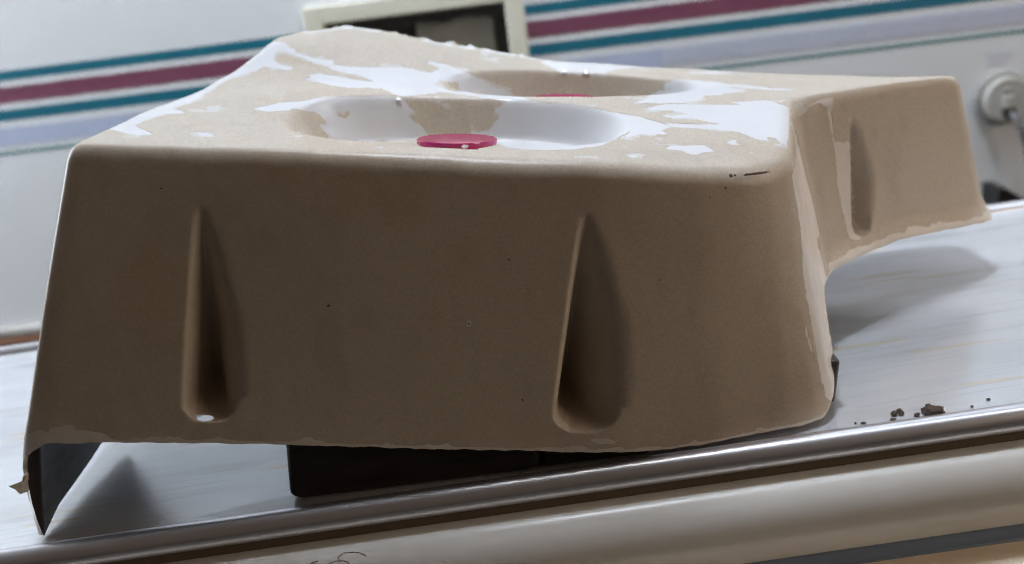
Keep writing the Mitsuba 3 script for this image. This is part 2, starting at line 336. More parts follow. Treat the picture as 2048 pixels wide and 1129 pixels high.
put('power_inlet__grip', place(rbox((0.016, 0.020, 0.008), 0.003), OM @ trimesh.transformations.translation_matrix([0.000, -0.001, 0.026])), 'mat_inlet', 40)
put('power_inlet__gland', place(rbox((0.014, 0.012, 0.010), 0.002), OM @ trimesh.transformations.translation_matrix([0.003, -0.017, 0.026])), 'mat_black', 40)
tag('power_inlet', 'round grey power inlet with plug on the white camper wall', 'power socket')
cp = [(0.7125, -0.020, 0.030), (0.7150, -0.028, 0.040), (0.7210, -0.045, 0.046), (0.7310, -0.075, 0.044), (0.7390, -0.110, 0.038), (0.7420, -0.150, 0.034), (0.7420, -0.25, 0.03), (0.74, -0.36, 0.03)]
from scipy.interpolate import CubicSpline
cs = CubicSpline(np.arange(len(cp)), np.array(cp))
pts = cs(np.linspace(0, len(cp) - 1, 70)) @ WM[:3, :3].T + WM[:3, 3]
put('power_cable', tube(pts, 0.0042), 'mat_cable', True)
tag('power_cable', 'grey cable hanging down from the round power inlet', 'cable')
# dark rubber wedge behind the table
wp = np.array([(0.690, -0.30), (0.760, -0.30), (0.760, -0.163), (0.7035, -0.121), (0.690, -0.119)])
wd = trimesh.creation.extrude_polygon(Polygon(wp), 0.05)
put('rubber_wedge', place(wd, WM @ trimesh.transformations.translation_matrix([0, 0, 0.003])), 'mat_black')
tag('rubber_wedge', 'black rubber wedge standing between the table and wall under the power inlet', 'wedge')

# ------------------------------------------------------------------ crumbs on the table
CR = [(1866, 826, 0.0036, 1.7), (1850, 822, 0.0022, 1.0), (1857, 815, 0.0019, 1.0), (1884, 828, 0.0016, 1.2), (1789, 829, 0.0017, 1.2), (1803, 828, 0.0015, 1.0), (1799, 822, 0.0012, 1.4),
      (1834, 831, 0.0013, 1.3), (1786, 841, 0.0011, 1.6), (1727, 847, 0.0009, 1.5), (1711, 847, 0.0007, 1.0), (1944, 814, 0.0008, 1.0), (1977, 800, 0.0009, 1.2)]
CRUMB_POS = [(0.23735, 0.48258), (0.23353, 0.48468)]
def table_hit(px, py, z=-0.004):
    d = fw + ir * (px - 1024) / FPX - iu * (py - 564.5) / FPX
    return CAM + d * ((z - CAM[2]) / d[2])
CL = ['largest dark brown crumb lying near the front rail', 'second largest crumb, touching the left side of the largest crumb', 'small round crumb just behind the two largest crumbs', 'small crumb at the right end of the largest crumb',
      'crumb at the left of the group of three small crumbs', 'crumb at the right of the group of three small crumbs', 'rearmost crumb of the group of three small crumbs', 'lone crumb between the largest crumb and the group of three',
      'crumb in front of the group of three, nearest the rail', 'tiny crumb second from the left end of the scatter', 'tiny crumb at the far left end of the scatter', 'tiny crumb right of the largest crumb', 'tiny crumb farthest to the right on the steel table']
for k, (px, py, r, el) in enumerate(CR):
    o = table_hit(px, py + r * 1500)
    m = trimesh.creation.icosphere(subdivisions=2, radius=1.0)
    q = m.vertices * (1 + 0.9 * (meshkit.fbm(m.vertices * 1.7 + k * 11, 3, 3 + k) - 0.5))[:, None] * np.array([el, 1.0, 0.75]) * r
    q[:, 2] -= q[:, 2].min()
    m = trimesh.Trimesh(q + o, m.faces, process=False)
    key = put('crumb', m, 'mat_crumb')
    tag(key, CL[k], 'crumb', 'crumbs on the table')

# ------------------------------------------------------------------ the tail light housing
# its own frame: u to the right, d away, h up (tilted against the table: it stands on its left flange and right front corner)
HU = ir
HD = fw * math.cos(PITCH) + iu * math.sin(PITCH)
HH = iu * math.cos(PITCH) - fw * math.sin(PITCH)
def world(c):
    c = np.asarray(c, float)
    return CAM + c[..., :1] * HU + c[..., 1:2] * HD + c[..., 2:] * HH
def table_h(u, d):
    """height of the table top under a point of the housing frame"""
    base = CAM + u * HU + d * HD
    return (-0.0035 - base[2]) / HH[2]
# plan control points: top edge (u, d), bottom edge (u, d, h)
CT = [  # front wall, left to right
    (-0.2180, 0.4775, -0.2500, 0.4545, -0.2482), (-0.1700, 0.4778, -0.1900, 0.4552, -0.2482), (-0.1079, 0.4780, -0.1250, 0.4560, -0.2497), (-0.0316, 0.4782, -0.0337, 0.4580, -0.2539),
    (0.0450, 0.4788, 0.0617, 0.4600, -0.2570), (0.0700, 0.4808, 0.0850, 0.4632, -0.2570), (0.0970, 0.4845, 0.1150, 0.4672, -0.2538), (0.1200, 0.4905, 0.1390, 0.4725, -0.2508), (0.1370, 0.4980, 0.1575, 0.4755, -0.2490), (0.1470, 0.5070, 0.1765, 0.4815, -0.2470),
    # right wall
    (0.1520, 0.5160, 0.1838, 0.4920, -0.2370), (0.1548, 0.5230, 0.1875, 0.5150, -0.2190), (0.1615, 0.5480, 0.1930, 0.5480, -0.2080), (0.1690, 0.5780, 0.1990, 0.5750, -0.2010),
    # inner corner and the block
    (0.1770, 0.5990, 0.2080, 0.5950, -0.1965), (0.1900, 0.6090, 0.2300, 0.6130, -0.1915), (0.2200, 0.6240, 0.2685, 0.6400, -0.1872), (0.2700, 0.6490, 0.3100, 0.6600, -0.1860), (0.3060, 0.6680, 0.3480, 0.6790, -0.1851),
    (0.3150, 0.6800, 0.3560, 0.6900, -0.1835), (0.3160, 0.7300, 0.3560, 0.7400, -0.1700),
    # back
    (0.3060, 0.7400, 0.3350, 0.7520, -0.1700), (0.2000, 0.7420, 0.2050, 0.7560, -0.2050), (0.1050, 0.7420, 0.1050, 0.7560, -0.2350), (0.0200, 0.7420, 0.0200, 0.7560, -0.2550), (-0.0450, 0.7420, -0.0450, 0.7560, -0.2600), (-0.0650, 0.7420, -0.0650, 0.7560, -0.2600),
    (-0.1100, 0.7420, -0.1150, 0.7560, -0.2680), (-0.1450, 0.7410, -0.1600, 0.7550, -0.2700), (-0.1650, 0.7330, -0.1830, 0.7470, -0.2700),
    # left wall: cut away at the back, standing on the table at the front
    (-0.1730, 0.7180, -0.1900, 0.7250, -0.1250), (-0.1820, 0.6980, -0.2080, 0.7000, -0.1250), (-0.2030, 0.6650, -0.2350, 0.6600, -0.1350), (-0.2150, 0.6100, -0.2480, 0.6120, -0.1400), (-0.2185, 0.5900, -0.2550, 0.5950, -0.1650), (-0.2200, 0.5830, -0.2660, 0.5850, -0.2550), (-0.2208, 0.5760, -0.2690, 0.5780, -0.2975), (-0.2235, 0.5300, -0.2690, 0.5300, -0.3025), (-0.2255, 0.4950, -0.2690, 0.4850, -0.3055),
    (-0.2265, 0.4820, -0.2665, 0.4560, -0.3070), (-0.2255, 0.4785, -0.2640, 0.4542, -0.2590)]
CT = np.array(CT)
for r in CT[-2:-1]:
    r[4] = table_h(r[2], r[3]) + 0.0003
seg = np.linalg.norm(np.roll(CT[:, :4], -1, 0) - CT[:, :4], axis=1) / 1.4
cum = np.concatenate([[0], np.cumsum(seg)])
NS = 1320
per = cum[-1]
ss = np.arange(NS) / NS * per
P = np.stack([np.interp(ss, cum, np.append(CT[:, k], CT[0, k])) for k in range(5)], 1)
P = np.concatenate([gaussian_filter1d(P[:, :4], 0.0042 / (per / NS), axis=0, mode='wrap'), gaussian_filter1d(P[:, 4:], 0.0016 / (per / NS), axis=0, mode='wrap')], 1)
# top surface: a smooth sheet through measured points
HT = np.array([(-0.2177, 0.478, -0.0910), (-0.1079, 0.478, -0.0942), (-0.0316, 0.478, -0.0982), (0.045, 0.4785, -0.1012), (0.0966, 0.4845, -0.1055), (0.142, 0.502, -0.1060),
               (-0.2096, 0.551, -0.0879), (-0.189, 0.67, -0.0770), (-0.166, 0.70, -0.0605), (-0.152, 0.742, -0.0530), (-0.122, 0.742, -0.0500), (-0.066, 0.742, -0.0588), (-0.009, 0.742, -0.0680), (0.021, 0.742, -0.0735),
               (0.067, 0.742, -0.0774), (0.105, 0.742, -0.0800), (0.182, 0.742, -0.0848), (0.30, 0.74, -0.0885), (0.313, 0.67, -0.0800), (0.178, 0.60, -0.0860), (0.25, 0.64, -0.0815), (0.16, 0.54, -0.0965),
               (-0.031, 0.62, -0.0870), (-0.11, 0.60, -0.0845), (0.06, 0.60, -0.0895), (0.10, 0.56, -0.0960), (0.04, 0.70, -0.0800), (-0.13, 0.54, -0.0920), (-0.10, 0.66, -0.0790), (-0.03, 0.68, -0.0800), (0.12, 0.66, -0.0840), (0.2, 0.68, -0.084)])
TOP = RBFInterpolator(HT[:, :2], HT[:, 2], kernel='thin_plate_spline', smoothing=2e-7)
def smin(a, b, k):
    hh = np.clip(0.5 + 0.5 * (b - a) / k, 0, 1)
    return b * (1 - hh) + a * hh - k * hh * (1 - hh)
def smax(a, b, k): return -smin(-a, -b, k)
PITS = [(-0.031, 0.557, 0.60, 1.0, 0.051, 2.1, -0.1120), (0.042, 0.660, 0.66, 1.5, 0.047, 2.0, -0.1050)]   # u, d, scales, floor radius, slope, floor height
def top_h(u, d):
    z = TOP(np.stack([u, d], -1).reshape(-1, 2)).reshape(np.shape(u))
    for cu, cd, su, sd, rb, sl, hf in PITS:
        r = np.hypot((u - cu) * su, (d - cd) * sd)
        z = smin(z, hf + smax((r - rb) * sl, 0 * r, 0.004), 0.0058)
    return z
Tt = np.concatenate([P[:, :2], top_h(P[:, 0], P[:, 1])[:, None]], 1)
Bt = P[:, 2:5].copy()
# arc length and outward plan normal
mid = (Tt[:, :2] + Bt[:, :2]) / 2
tang = unit(gaussian_filter1d(np.roll(mid, -3, 0) - np.roll(mid, 3, 0), 4, axis=0, mode='wrap'))
nout = np.stack([tang[:, 1], -tang[:, 0]], 1)
# torn bottom edge
jag = meshkit.fbm(np.stack([mid[:, 0] * 160, mid[:, 1] * 160, mid[:, 0] * 0], -1), 4, 21) - 0.5
Bt[:, 2] += np.where(Bt[:, 2] > -0.262, 0.0018 * jag, 0)
RF = 0.0090                                                       # edge fillet
C0 = np.array([0.045, 0.605])
NW, NF, NT = 190, 14, 230
wl = np.linalg.norm(Tt - Bt, axis=1)
wlf = np.minimum(RF, 0.4 * wl)
tw = np.concatenate([np.linspace(0, 0.045, 12)[:-1], np.linspace(0.045, 0.13, 62)[:-1], np.linspace(0.13, 1, NW - 72)])[None, :, None]
WTOP = Tt + (Bt - Tt) * (wlf / wl)[:, None]
wall = Bt[:, None] * (1 - tw) + WTOP[:, None] * tw
ins = Tt[:, :2] + unit(C0 - Tt[:, :2]) * RF
# fillet insets measured along the inward normal, limited
IN = np.concatenate([ins, top_h(ins[:, 0], ins[:, 1])[:, None]], 1)
tf = (np.arange(1, NF + 1) / (NF + 1))[None, :, None]
fil = WTOP[:, None] * (1 - tf) ** 2 + Tt[:, None] * 2 * tf * (1 - tf) + IN[:, None] * tf ** 2
tt = (np.linspace(0, 1, NT) ** 1.0)[None, :, None]
pl = IN[:, None, :2] * (1 - tt) + C0 * tt
top = np.concatenate([pl, top_h(pl[..., 0], pl[..., 1])[..., None]], -1)
G = np.concatenate([wall, fil, top], 1)                          # NS x M x 3, housing frame
M = G.shape[1]
# teardrop flutes: (u at bottom, h bottom, h tip, half widths, depth, which wall by d range)
def flutes(G):
    D = np.zeros(G.shape[:2])
    hole = np.full(G.shape[:2], 1.0)
    for (ub, ut, hb, ht, wL, wR, dep, d0, d1, rw) in FLUTES:
        u, d, h = G[..., 0], G[..., 1], G[..., 2]
        v = np.clip((ht - h) / (ht - hb), 0, 1.2)
        L = ut - 0.0015 + (ub - wL - ut) * v ** 0.85
        R = ut + 0.0015 + (ub + wR - ut) * np.minimum(1, v / 0.55) ** 0.7
        q = np.clip((u - L) / (R - L), 0, 1)
        on = (d > d0) & (d < d1) & (np.arange(G.shape[1])[None, :] < NW)
        rise = np.clip(q / rw, 0, 1); rise = rise * rise * (3 - 2 * rise)
        fall = 1.1 * (1 - q) ** 3 * (1 + 3 * q)
        prof = rise * fall
        cap = np.clip((h - hb - 0.011 * np.abs(np.clip(q / 0.75, 0, 1) * 2 - 1) ** 3) / 0.0030, 0, 1); cap = cap * cap * (3 - 2 * cap)
        D = np.maximum(D, np.where(on & (h < ht), dep * np.clip(v, 0, 1) ** 1.1 * prof * cap, 0))
    return D
FLUTES = [(-0.1620, -0.1595, -0.2375, -0.1200, 0.0125, 0.0230, 0.0540, 0.44, 0.55, 0.14), (0.0385, 0.0385, -0.2455, -0.1250, 0.0145, 0.0290, 0.0540, 0.44, 0.55, 0.11), (0.2380, 0.2225, -0.1810, -0.0990, 0.0050, 0.0110, 0.0460, 0.58, 0.72, 0.10)]
D = flutes(G)
G[..., :2] -= nout[:, None, :] * gaussian_filter1d(D, 0.9, axis=0, mode='wrap')[..., None]
# the left wall stands upright near its foot
vv = np.clip((G[:, :NW, 2] - -0.307) / (Tt[:, None, 2] + 0.307), 0, 1)
lw = gaussian_filter1d(((P[:, 0] < -0.17) & (P[:, 1] > 0.4785) | (P[:, 0] < -0.223)).astype(float), 6, mode='wrap')
kink = np.minimum(vv / 0.28, (1 - vv) / 0.72)
G[:, :NW, 0] -= 0.0075 * (lw[:, None] * kink)
# a flared lip along the bottom of the right wall and the block
su = np.arange(NS)
tmp = np.abs(Bt[:, 0] - 0.21) < 0.2
lipw = gaussian_filter1d(((P[:, 0] > 0.150) & (P[:, 3] > 0.50) & (P[:, 1] < 0.69)).astype(float), 10, mode='wrap')
hb_ = G[:, :NW, 2] - Bt[:, None, 2]
lip = np.exp(-(hb_ / 0.009) ** 2) * 0.0055 * (lipw * gaussian_filter1d(np.where(P[:, 1] < 0.60, 0.15, 1.0), 14, mode='wrap'))[:, None]
G[:, :NW, :2] += nout[:, None, :] * lip[..., None]
# hand made unevenness
G[..., 2] += np.where(np.arange(M)[None, :] >= NW, 0.0012 * (meshkit.fbm(np.concatenate([G[..., :2] * 28, G[..., :1] * 0], -1), 3, 4) - 0.5), 0)
rs = np.floor(meshkit.fbm(np.stack([G[:, NW, 0] * 150, G[:, NW, 0] * 0, G[:, NW, 0] * 0], -1), 3, 14) * 9) / 9
wnd = np.exp(-((np.arange(M) - NW - 0.55 * NF) / (0.22 * NF)) ** 2)
G[..., 2] += (np.where((P[:, 1] > 0.70) & (P[:, 0] < 0.03), 1.0, 0.0) * (rs - 0.42) * 0.0062)[:, None] * wnd[None]
bul = 0.0022 * (meshkit.fbm(G * 13, 2, 9) - 0.5)
G[:, :NW, :2] += nout[:, None, :] * (bul[:, :NW] * (1 - tw[:, :, 0] ** 3))[..., None]

def grid_normals(G):
    a = np.roll(G, -1, 0) - np.roll(G, 1, 0)
    b = np.gradient(G, axis=1)
    n = np.cross(a, b)
    n = n / np.maximum(np.linalg.norm(n, axis=-1, keepdims=True), 1e-12)
    n[:, -1] = n[:, -6]
    return n
NRM = grid_normals(G)
if NRM[0, NW // 2, 1] > 0: NRM = -NRM
# ==RAYSTOP
# ---- where the beige paint has peeled off the white primer (outlines in the housing's own plan / wall coordinates, 0.1 mm)
WHITE_TOP = {
    'ridge': [(-2214,4895),(-2212,4915),(-2211,4935),(-2209,4955),(-2207,4974),(-2206,4993),(-2204,5013),(-2202,5033),(-2200,5052),(-2198,5071),(-2195,5091),(-2194,5113),(-2194,5138),(-2194,5163),(-2193,5186),(-2192,5208),(-2191,5232),(-2191,5258),(-2190,5284),(-2190,5308),(-2188,5331),(-2186,5354),(-2184,5376),(-2181,5396),(-2177,5415),(-2173,5432),(-2169,5451),(-2183,5516),(-2179,5534),(-2176,5556),(-2176,5584),(-2156,5560),(-2154,5587),(-2154,5617),(-2154,5647),(-2154,5678),(-2154,5708),(-2153,5737),(-2153,5767),(-2155,5805),(-2136,5783),(-2136,5815),(-2145,5873),(-2124,5846),(-2125,5884),(-2126,5918),(-2126,5952),(-2126,5987),(-2127,6026),(-2106,5997),(-2103,6025),(-2101,6053),(-2100,6086),(-2084,6074),(-2083,6106),(-2083,6144),(-2083,6180),(-2080,6211),(-2080,6246),(-2059,6220),(-2055,6247),(-2051,6274),(-2047,6300),(-2045,6334),(-2044,6369),(-2044,6408),(-2040,6437),(-2034,6460),(-2028,6480),(-2021,6500),(-2027,6564),(-2018,6575),(-2009,6590),(-2001,6606),(-1993,6624),(-1985,6641),(-1977,6659),(-1969,6677),(-1961,6695),(-1953,6711),(-1943,6722),(-1933,6733),(-1922,6743),(-1918,6777),(-1906,6781),(-1897,6794),(-1888,6806),(-1879,6818),(-1869,6828),(-1867,6867),(-1856,6875),(-1846,6885),(-1837,6896),(-1827,6907),(-1817,6918),(-1808,6930),(-1798,6942),(-1798,6992),(-1784,6987),(-1772,6992),(-1762,7011),(-1752,7031),(-1742,7056),(-1729,7064),(-1717,7074),(-1694,7053),(-1672,7037),(-1652,7024),(-1630,6994),(-1609,6967),(-1589,6944),(-1570,6928),(-1552,6913),(-1534,6899),(-1531,6864),(-1515,6852),(-1498,6840),(-1482,6829),(-1467,6822),(-1452,6816),(-1437,6810),(-1422,6804),(-1407,6798),(-1390,6794),(-1373,6790),(-1357,6787),(-1340,6783),(-1324,6780),(-1309,6782),(-1295,6783),(-1281,6785),(-1267,6787),(-1252,6790),(-1246,6759),(-1239,6728),(-1224,6728),(-1208,6729),(-1192,6730),(-1177,6731),(-1161,6732),(-1147,6735),(-1132,6738),(-1118,6741),(-1103,6743),(-1089,6746),(-1074,6748),(-1060,6750),(-1046,6753),(-1033,6756),(-1019,6759),(-1006,6761),(-992,6763),(-978,6766),(-965,6768),(-951,6771),(-938,6773),(-924,6776),(-910,6779),(-897,6782),(-883,6785),(-870,6788),(-856,6791),(-842,6793),(-828,6796),(-815,6799),(-801,6802),(-787,6804),(-772,6805),(-757,6805),(-742,6805),(-727,6805),(-712,6806),(-696,6808),(-681,6795),(-666,6782),(-651,6768),(-637,6770),(-623,6771),(-610,6772),(-596,6773),(-582,6773),(-568,6774),(-554,6795),(-539,6816),(-525,6837),(-510,6857),(-524,6880),(-538,6902),(-554,6908),(-569,6914),(-585,6919),(-600,6925),(-589,6962),(-574,6962),(-560,6963),(-546,6963),(-531,6963),(-517,6962),(-503,6962),(-488,6962),(-473,6952),(-459,6942),(-444,6932),(-429,6922),(-414,6912),(-399,6901),(-384,6889),(-369,6877),(-354,6864),(-339,6853),(-324,6848),(-309,6847),(-295,6848),(-280,6850),(-268,6851),(-255,6853),(-242,6855),(-229,6858),(-216,6860),(-204,6863),(-191,6865),(-178,6868),(-165,6870),(-152,6872),(-139,6874),(-126,6877),(-113,6879),(-99,6881),(-86,6883),(-73,6885),(-59,6887),(-46,6888),(-32,6890),(-19,6892),(-5,6893),(8,6894),(22,6895),(37,6897),(47,6236),(61,6215),(75,6195),(88,6175),(102,6163),(116,6154),(103,6156),(90,6157),(77,6159),(64,6161),(52,6163),(39,6164),(26,6166),(13,6167),(0,6169),(-13,6170),(-27,6174),(-41,6178),(-54,6181),(-68,6185),(-82,6188),(-96,6192),(-110,6195),(-124,6197),(-138,6200),(-152,6203),(-166,6205),(-180,6208),(-194,6210),(-207,6213),(-222,6218),(-236,6226),(-250,6236),(-264,6247),(-279,6259),(-293,6271),(-308,6282),(-322,6288),(-336,6294),(-350,6299),(-364,6304),(-377,6309),(-391,6314),(-405,6317),(-419,6320),(-433,6323),(-447,6326),(-461,6328),(-475,6330),(-488,6318),(-502,6306),(-515,6295),(-529,6284),(-542,6273),(-555,6261),(-569,6247),(-582,6233),(-594,6223),(-606,6214),(-619,6206),(-631,6199),(-644,6194),(-657,6189),(-670,6184),(-682,6179),(-695,6175),(-708,6170),(-720,6166),(-733,6172),(-746,6186),(-762,6213),(-777,6240),(-792,6259),(-807,6278),(-823,6297),(-838,6315),(-853,6331),(-867,6333),(-882,6334),(-896,6335),(-910,6336),(-924,6338),(-939,6338),(-953,6339),(-966,6332),(-979,6326),(-993,6319),(-1006,6313),(-1020,6307),(-1033,6301),(-1046,6295),(-1060,6289),(-1075,6294),(-1089,6299),(-1104,6304),(-1119,6310),(-1134,6316),(-1149,6323),(-1165,6329),(-1181,6341),(-1197,6353),(-1213,6364),(-1229,6376),(-1245,6388),(-1262,6399),(-1278,6409),(-1292,6417),(-1307,6424),(-1322,6432),(-1336,6439),(-1351,6447),(-1366,6455),(-1381,6463),(-1396,6471),(-1382,6482),(-1369,6492),(-1355,6502),(-1377,6552),(-1363,6556),(-1349,6561),(-1335,6565),(-1321,6569),(-1307,6574),(-1292,6569),(-1278,6564),(-1263,6559),(-1249,6555),(-1235,6551),(-1220,6548),(-1205,6544),(-1190,6541),(-1175,6538),(-1160,6535),(-1145,6531),(-1130,6528),(-1116,6526),(-1103,6523),(-1089,6521),(-1075,6518),(-1061,6516),(-1047,6514),(-1034,6511),(-1020,6509),(-1006,6509),(-993,6508),(-979,6508),(-966,6507),(-952,6506),(-939,6505),(-925,6504),(-940,6524),(-955,6544),(-971,6562),(-986,6579),(-1000,6587),(-1014,6594),(-1027,6600),(-1041,6606),(-1055,6612),(-1069,6617),(-1084,6618),(-1099,6619),(-1114,6620),(-1129,6621),(-1145,6622),(-1160,6628),(-1176,6633),(-1192,6637),(-1207,6642),(-1223,6646),(-1241,6663),(-1258,6680),(-1276,6696),(-1292,6700),(-1309,6704),(-1325,6709),(-1342,6714),(-1359,6719),(-1373,6730),(-1388,6740),(-1403,6751),(-1417,6761),(-1432,6772),(-1447,6783),(-1462,6794),(-1478,6805),(-1494,6815),(-1510,6826),(-1526,6836),(-1542,6845),(-1557,6854),(-1573,6864),(-1589,6874),(-1606,6884),(-1623,6887),(-1640,6890),(-1658,6894),(-1670,6874),(-1682,6855),(-1673,6822),(-1665,6788),(-1646,6763),(-1626,6738),(-1607,6713),(-1590,6700),(-1572,6688),(-1555,6677),(-1538,6665),(-1521,6655),(-1504,6644),(-1516,6637),(-1529,6631),(-1545,6635),(-1561,6640),(-1577,6645),(-1593,6650),(-1610,6657),(-1625,6666),(-1641,6675),(-1657,6684),(-1673,6694),(-1689,6704),(-1706,6715),(-1722,6726),(-1734,6716),(-1746,6706),(-1758,6696),(-1770,6685),(-1784,6681),(-1798,6676),(-1813,6671),(-1827,6666),(-1841,6661),(-1853,6654),(-1865,6647),(-1877,6639),(-1889,6630),(-1900,6620),(-1915,6608),(-1928,6594),(-1942,6580),(-1948,6557),(-1954,6533),(-1959,6510),(-1965,6486),(-1970,6462),(-1976,6438),(-1980,6411),(-1982,6375),(-1983,6338),(-1984,6303),(-1985,6267),(-1986,6228),(-1985,6187),(-1983,6144),(-1984,6108),(-1984,6073),(-1986,6042),(-1988,6012),(-1990,5981),(-1991,5948),(-1991,5914),(-1997,5894),(-2002,5874),(-2008,5854),(-2013,5835),(-2019,5815),(-2024,5795),(-2030,5775),(-2035,5755),(-2039,5734),(-2022,5717),(-2005,5701),(-1989,5685),(-1972,5669),(-1955,5653),(-1939,5638),(-1923,5623),(-1934,5618),(-1944,5613),(-1955,5608),(-1966,5603),(-1976,5597),(-1987,5592),(-1997,5587),(-2008,5581),(-2018,5575),(-2028,5568),(-2032,5548),(-2037,5529),(-2042,5511),(-2047,5494),(-2053,5479),(-2059,5463),(-2064,5447),(-2070,5430),(-2075,5413),(-2077,5390),(-2080,5367),(-2082,5344),(-2085,5321),(-2088,5299),(-2090,5275),(-2091,5251),(-2073,5229),(-2054,5209),(-2036,5188),(-2018,5168),(-2000,5146),(-1982,5124),(-1963,5102),(-1945,5081),(-1927,5060),(-1935,5052),(-1943,5044),(-1950,5036),(-1958,5028),(-1966,5020),(-1974,5012),(-1982,5005),(-1997,5016),(-2013,5027),(-2029,5039),(-2045,5050),(-2061,5061),(-2076,5071),(-2092,5081),(-2107,5091),(-2122,5100),(-2137,5110),(-2152,5120),(-2168,5132),(-2190,5160),(-2190,5132),(-2194,5113),(-2199,5096),(-2205,5082),(-2194,5029),(-2198,5012),(-2202,4995),(-2205,4975),(-2207,4955),(-2209,4935),(-2211,4915)],
    'chip0': [(-1714,5136),(-1703,5140),(-1692,5143),(-1680,5146),(-1668,5149),(-1657,5151),(-1638,5115),(-1619,5080),(-1601,5046),(-1612,5048),(-1623,5049),(-1635,5051),(-1646,5053),(-1657,5054),(-1668,5056),(-1691,5097)],
    'pitL': [(-1569,5769),(-1559,5780),(-1549,5791),(-1539,5802),(-1529,5814),(-1519,5826),(-1509,5838),(-1499,5850),(-1489,5863),(-1478,5875),(-1468,5887),(-1457,5898),(-1447,5909),(-1436,5920),(-1424,5921),(-1411,5922),(-1399,5922),(-1387,5923),(-1374,5924),(-1362,5924),(-1350,5924),(-1337,5924),(-1325,5924),(-1312,5924),(-1301,5930),(-1290,5935),(-1279,5941),(-1267,5947),(-1256,5954),(-1245,5960),(-1233,5966),(-1222,5972),(-1211,5978),(-1199,5984),(-1187,5984),(-1174,5986),(-1163,5989),(-1151,5994),(-1139,5999),(-1128,6005),(-1117,6011),(-1105,6017),(-1094,6023),(-1082,6029),(-1071,6035),(-1059,6041),(-1047,6047),(-1036,6054),(-1024,6059),(-1012,6064),(-1000,6069),(-988,6074),(-977,6078),(-965,6083),(-953,6087),(-941,6092),(-929,6096),(-917,6101),(-905,6105),(-892,6110),(-880,6114),(-868,6118),(-856,6122),(-844,6126),(-831,6129),(-818,6132),(-805,6134),(-792,6137),(-779,6139),(-766,6142),(-751,6144),(-735,6147),(-719,6149),(-700,6153),(-691,6149),(-681,6146),(-671,6140),(-662,6135),(-649,6134),(-636,6133),(-624,6132),(-622,6126),(-620,6120),(-634,6117),(-648,6115),(-662,6112),(-677,6109),(-664,6106),(-651,6103),(-639,6101),(-628,6099),(-616,6097),(-604,6095),(-593,6093),(-581,6091),(-573,6087),(-566,6084),(-558,6080),(-550,6076),(-542,6072),(-552,6066),(-561,6058),(-570,6049),(-583,6047),(-596,6045),(-609,6042),(-622,6040),(-636,6036),(-649,6033),(-662,6030),(-675,6027),(-688,6023),(-700,6019),(-713,6016),(-726,6012),(-739,6008),(-752,6003),(-765,5999),(-778,5994),(-791,5990),(-803,5985),(-816,5980),(-829,5975),(-841,5969),(-853,5963),(-864,5957),(-876,5951),(-888,5944),(-899,5938),(-911,5931),(-923,5924),(-935,5919),(-948,5913),(-960,5907),(-972,5901),(-985,5895),(-997,5888),(-1009,5881),(-1020,5875),(-1031,5868),(-1042,5861),(-1053,5853),(-1064,5845),(-1075,5837),(-1086,5829),(-1096,5821),(-1107,5812),(-1117,5803),(-1130,5792),(-1121,5810),(-1134,5808),(-1146,5805),(-1154,5806),(-1161,5808),(-1168,5810),(-1176,5811),(-1166,5824),(-1156,5836),(-1146,5848),(-1152,5857),(-1162,5858),(-1172,5859),(-1181,5860),(-1192,5857),(-1202,5854),(-1213,5851),(-1223,5849),(-1234,5839),(-1245,5828),(-1256,5818),(-1267,5811),(-1278,5806),(-1288,5801),(-1300,5793),(-1312,5785),(-1324,5779),(-1337,5776),(-1339,5739),(-1351,5732),(-1365,5730),(-1380,5731),(-1394,5733),(-1405,5729),(-1417,5726),(-1428,5722),(-1439,5717),(-1450,5713),(-1463,5717),(-1476,5722),(-1489,5726),(-1502,5731),(-1515,5735),(-1533,5747),(-1551,5758)],
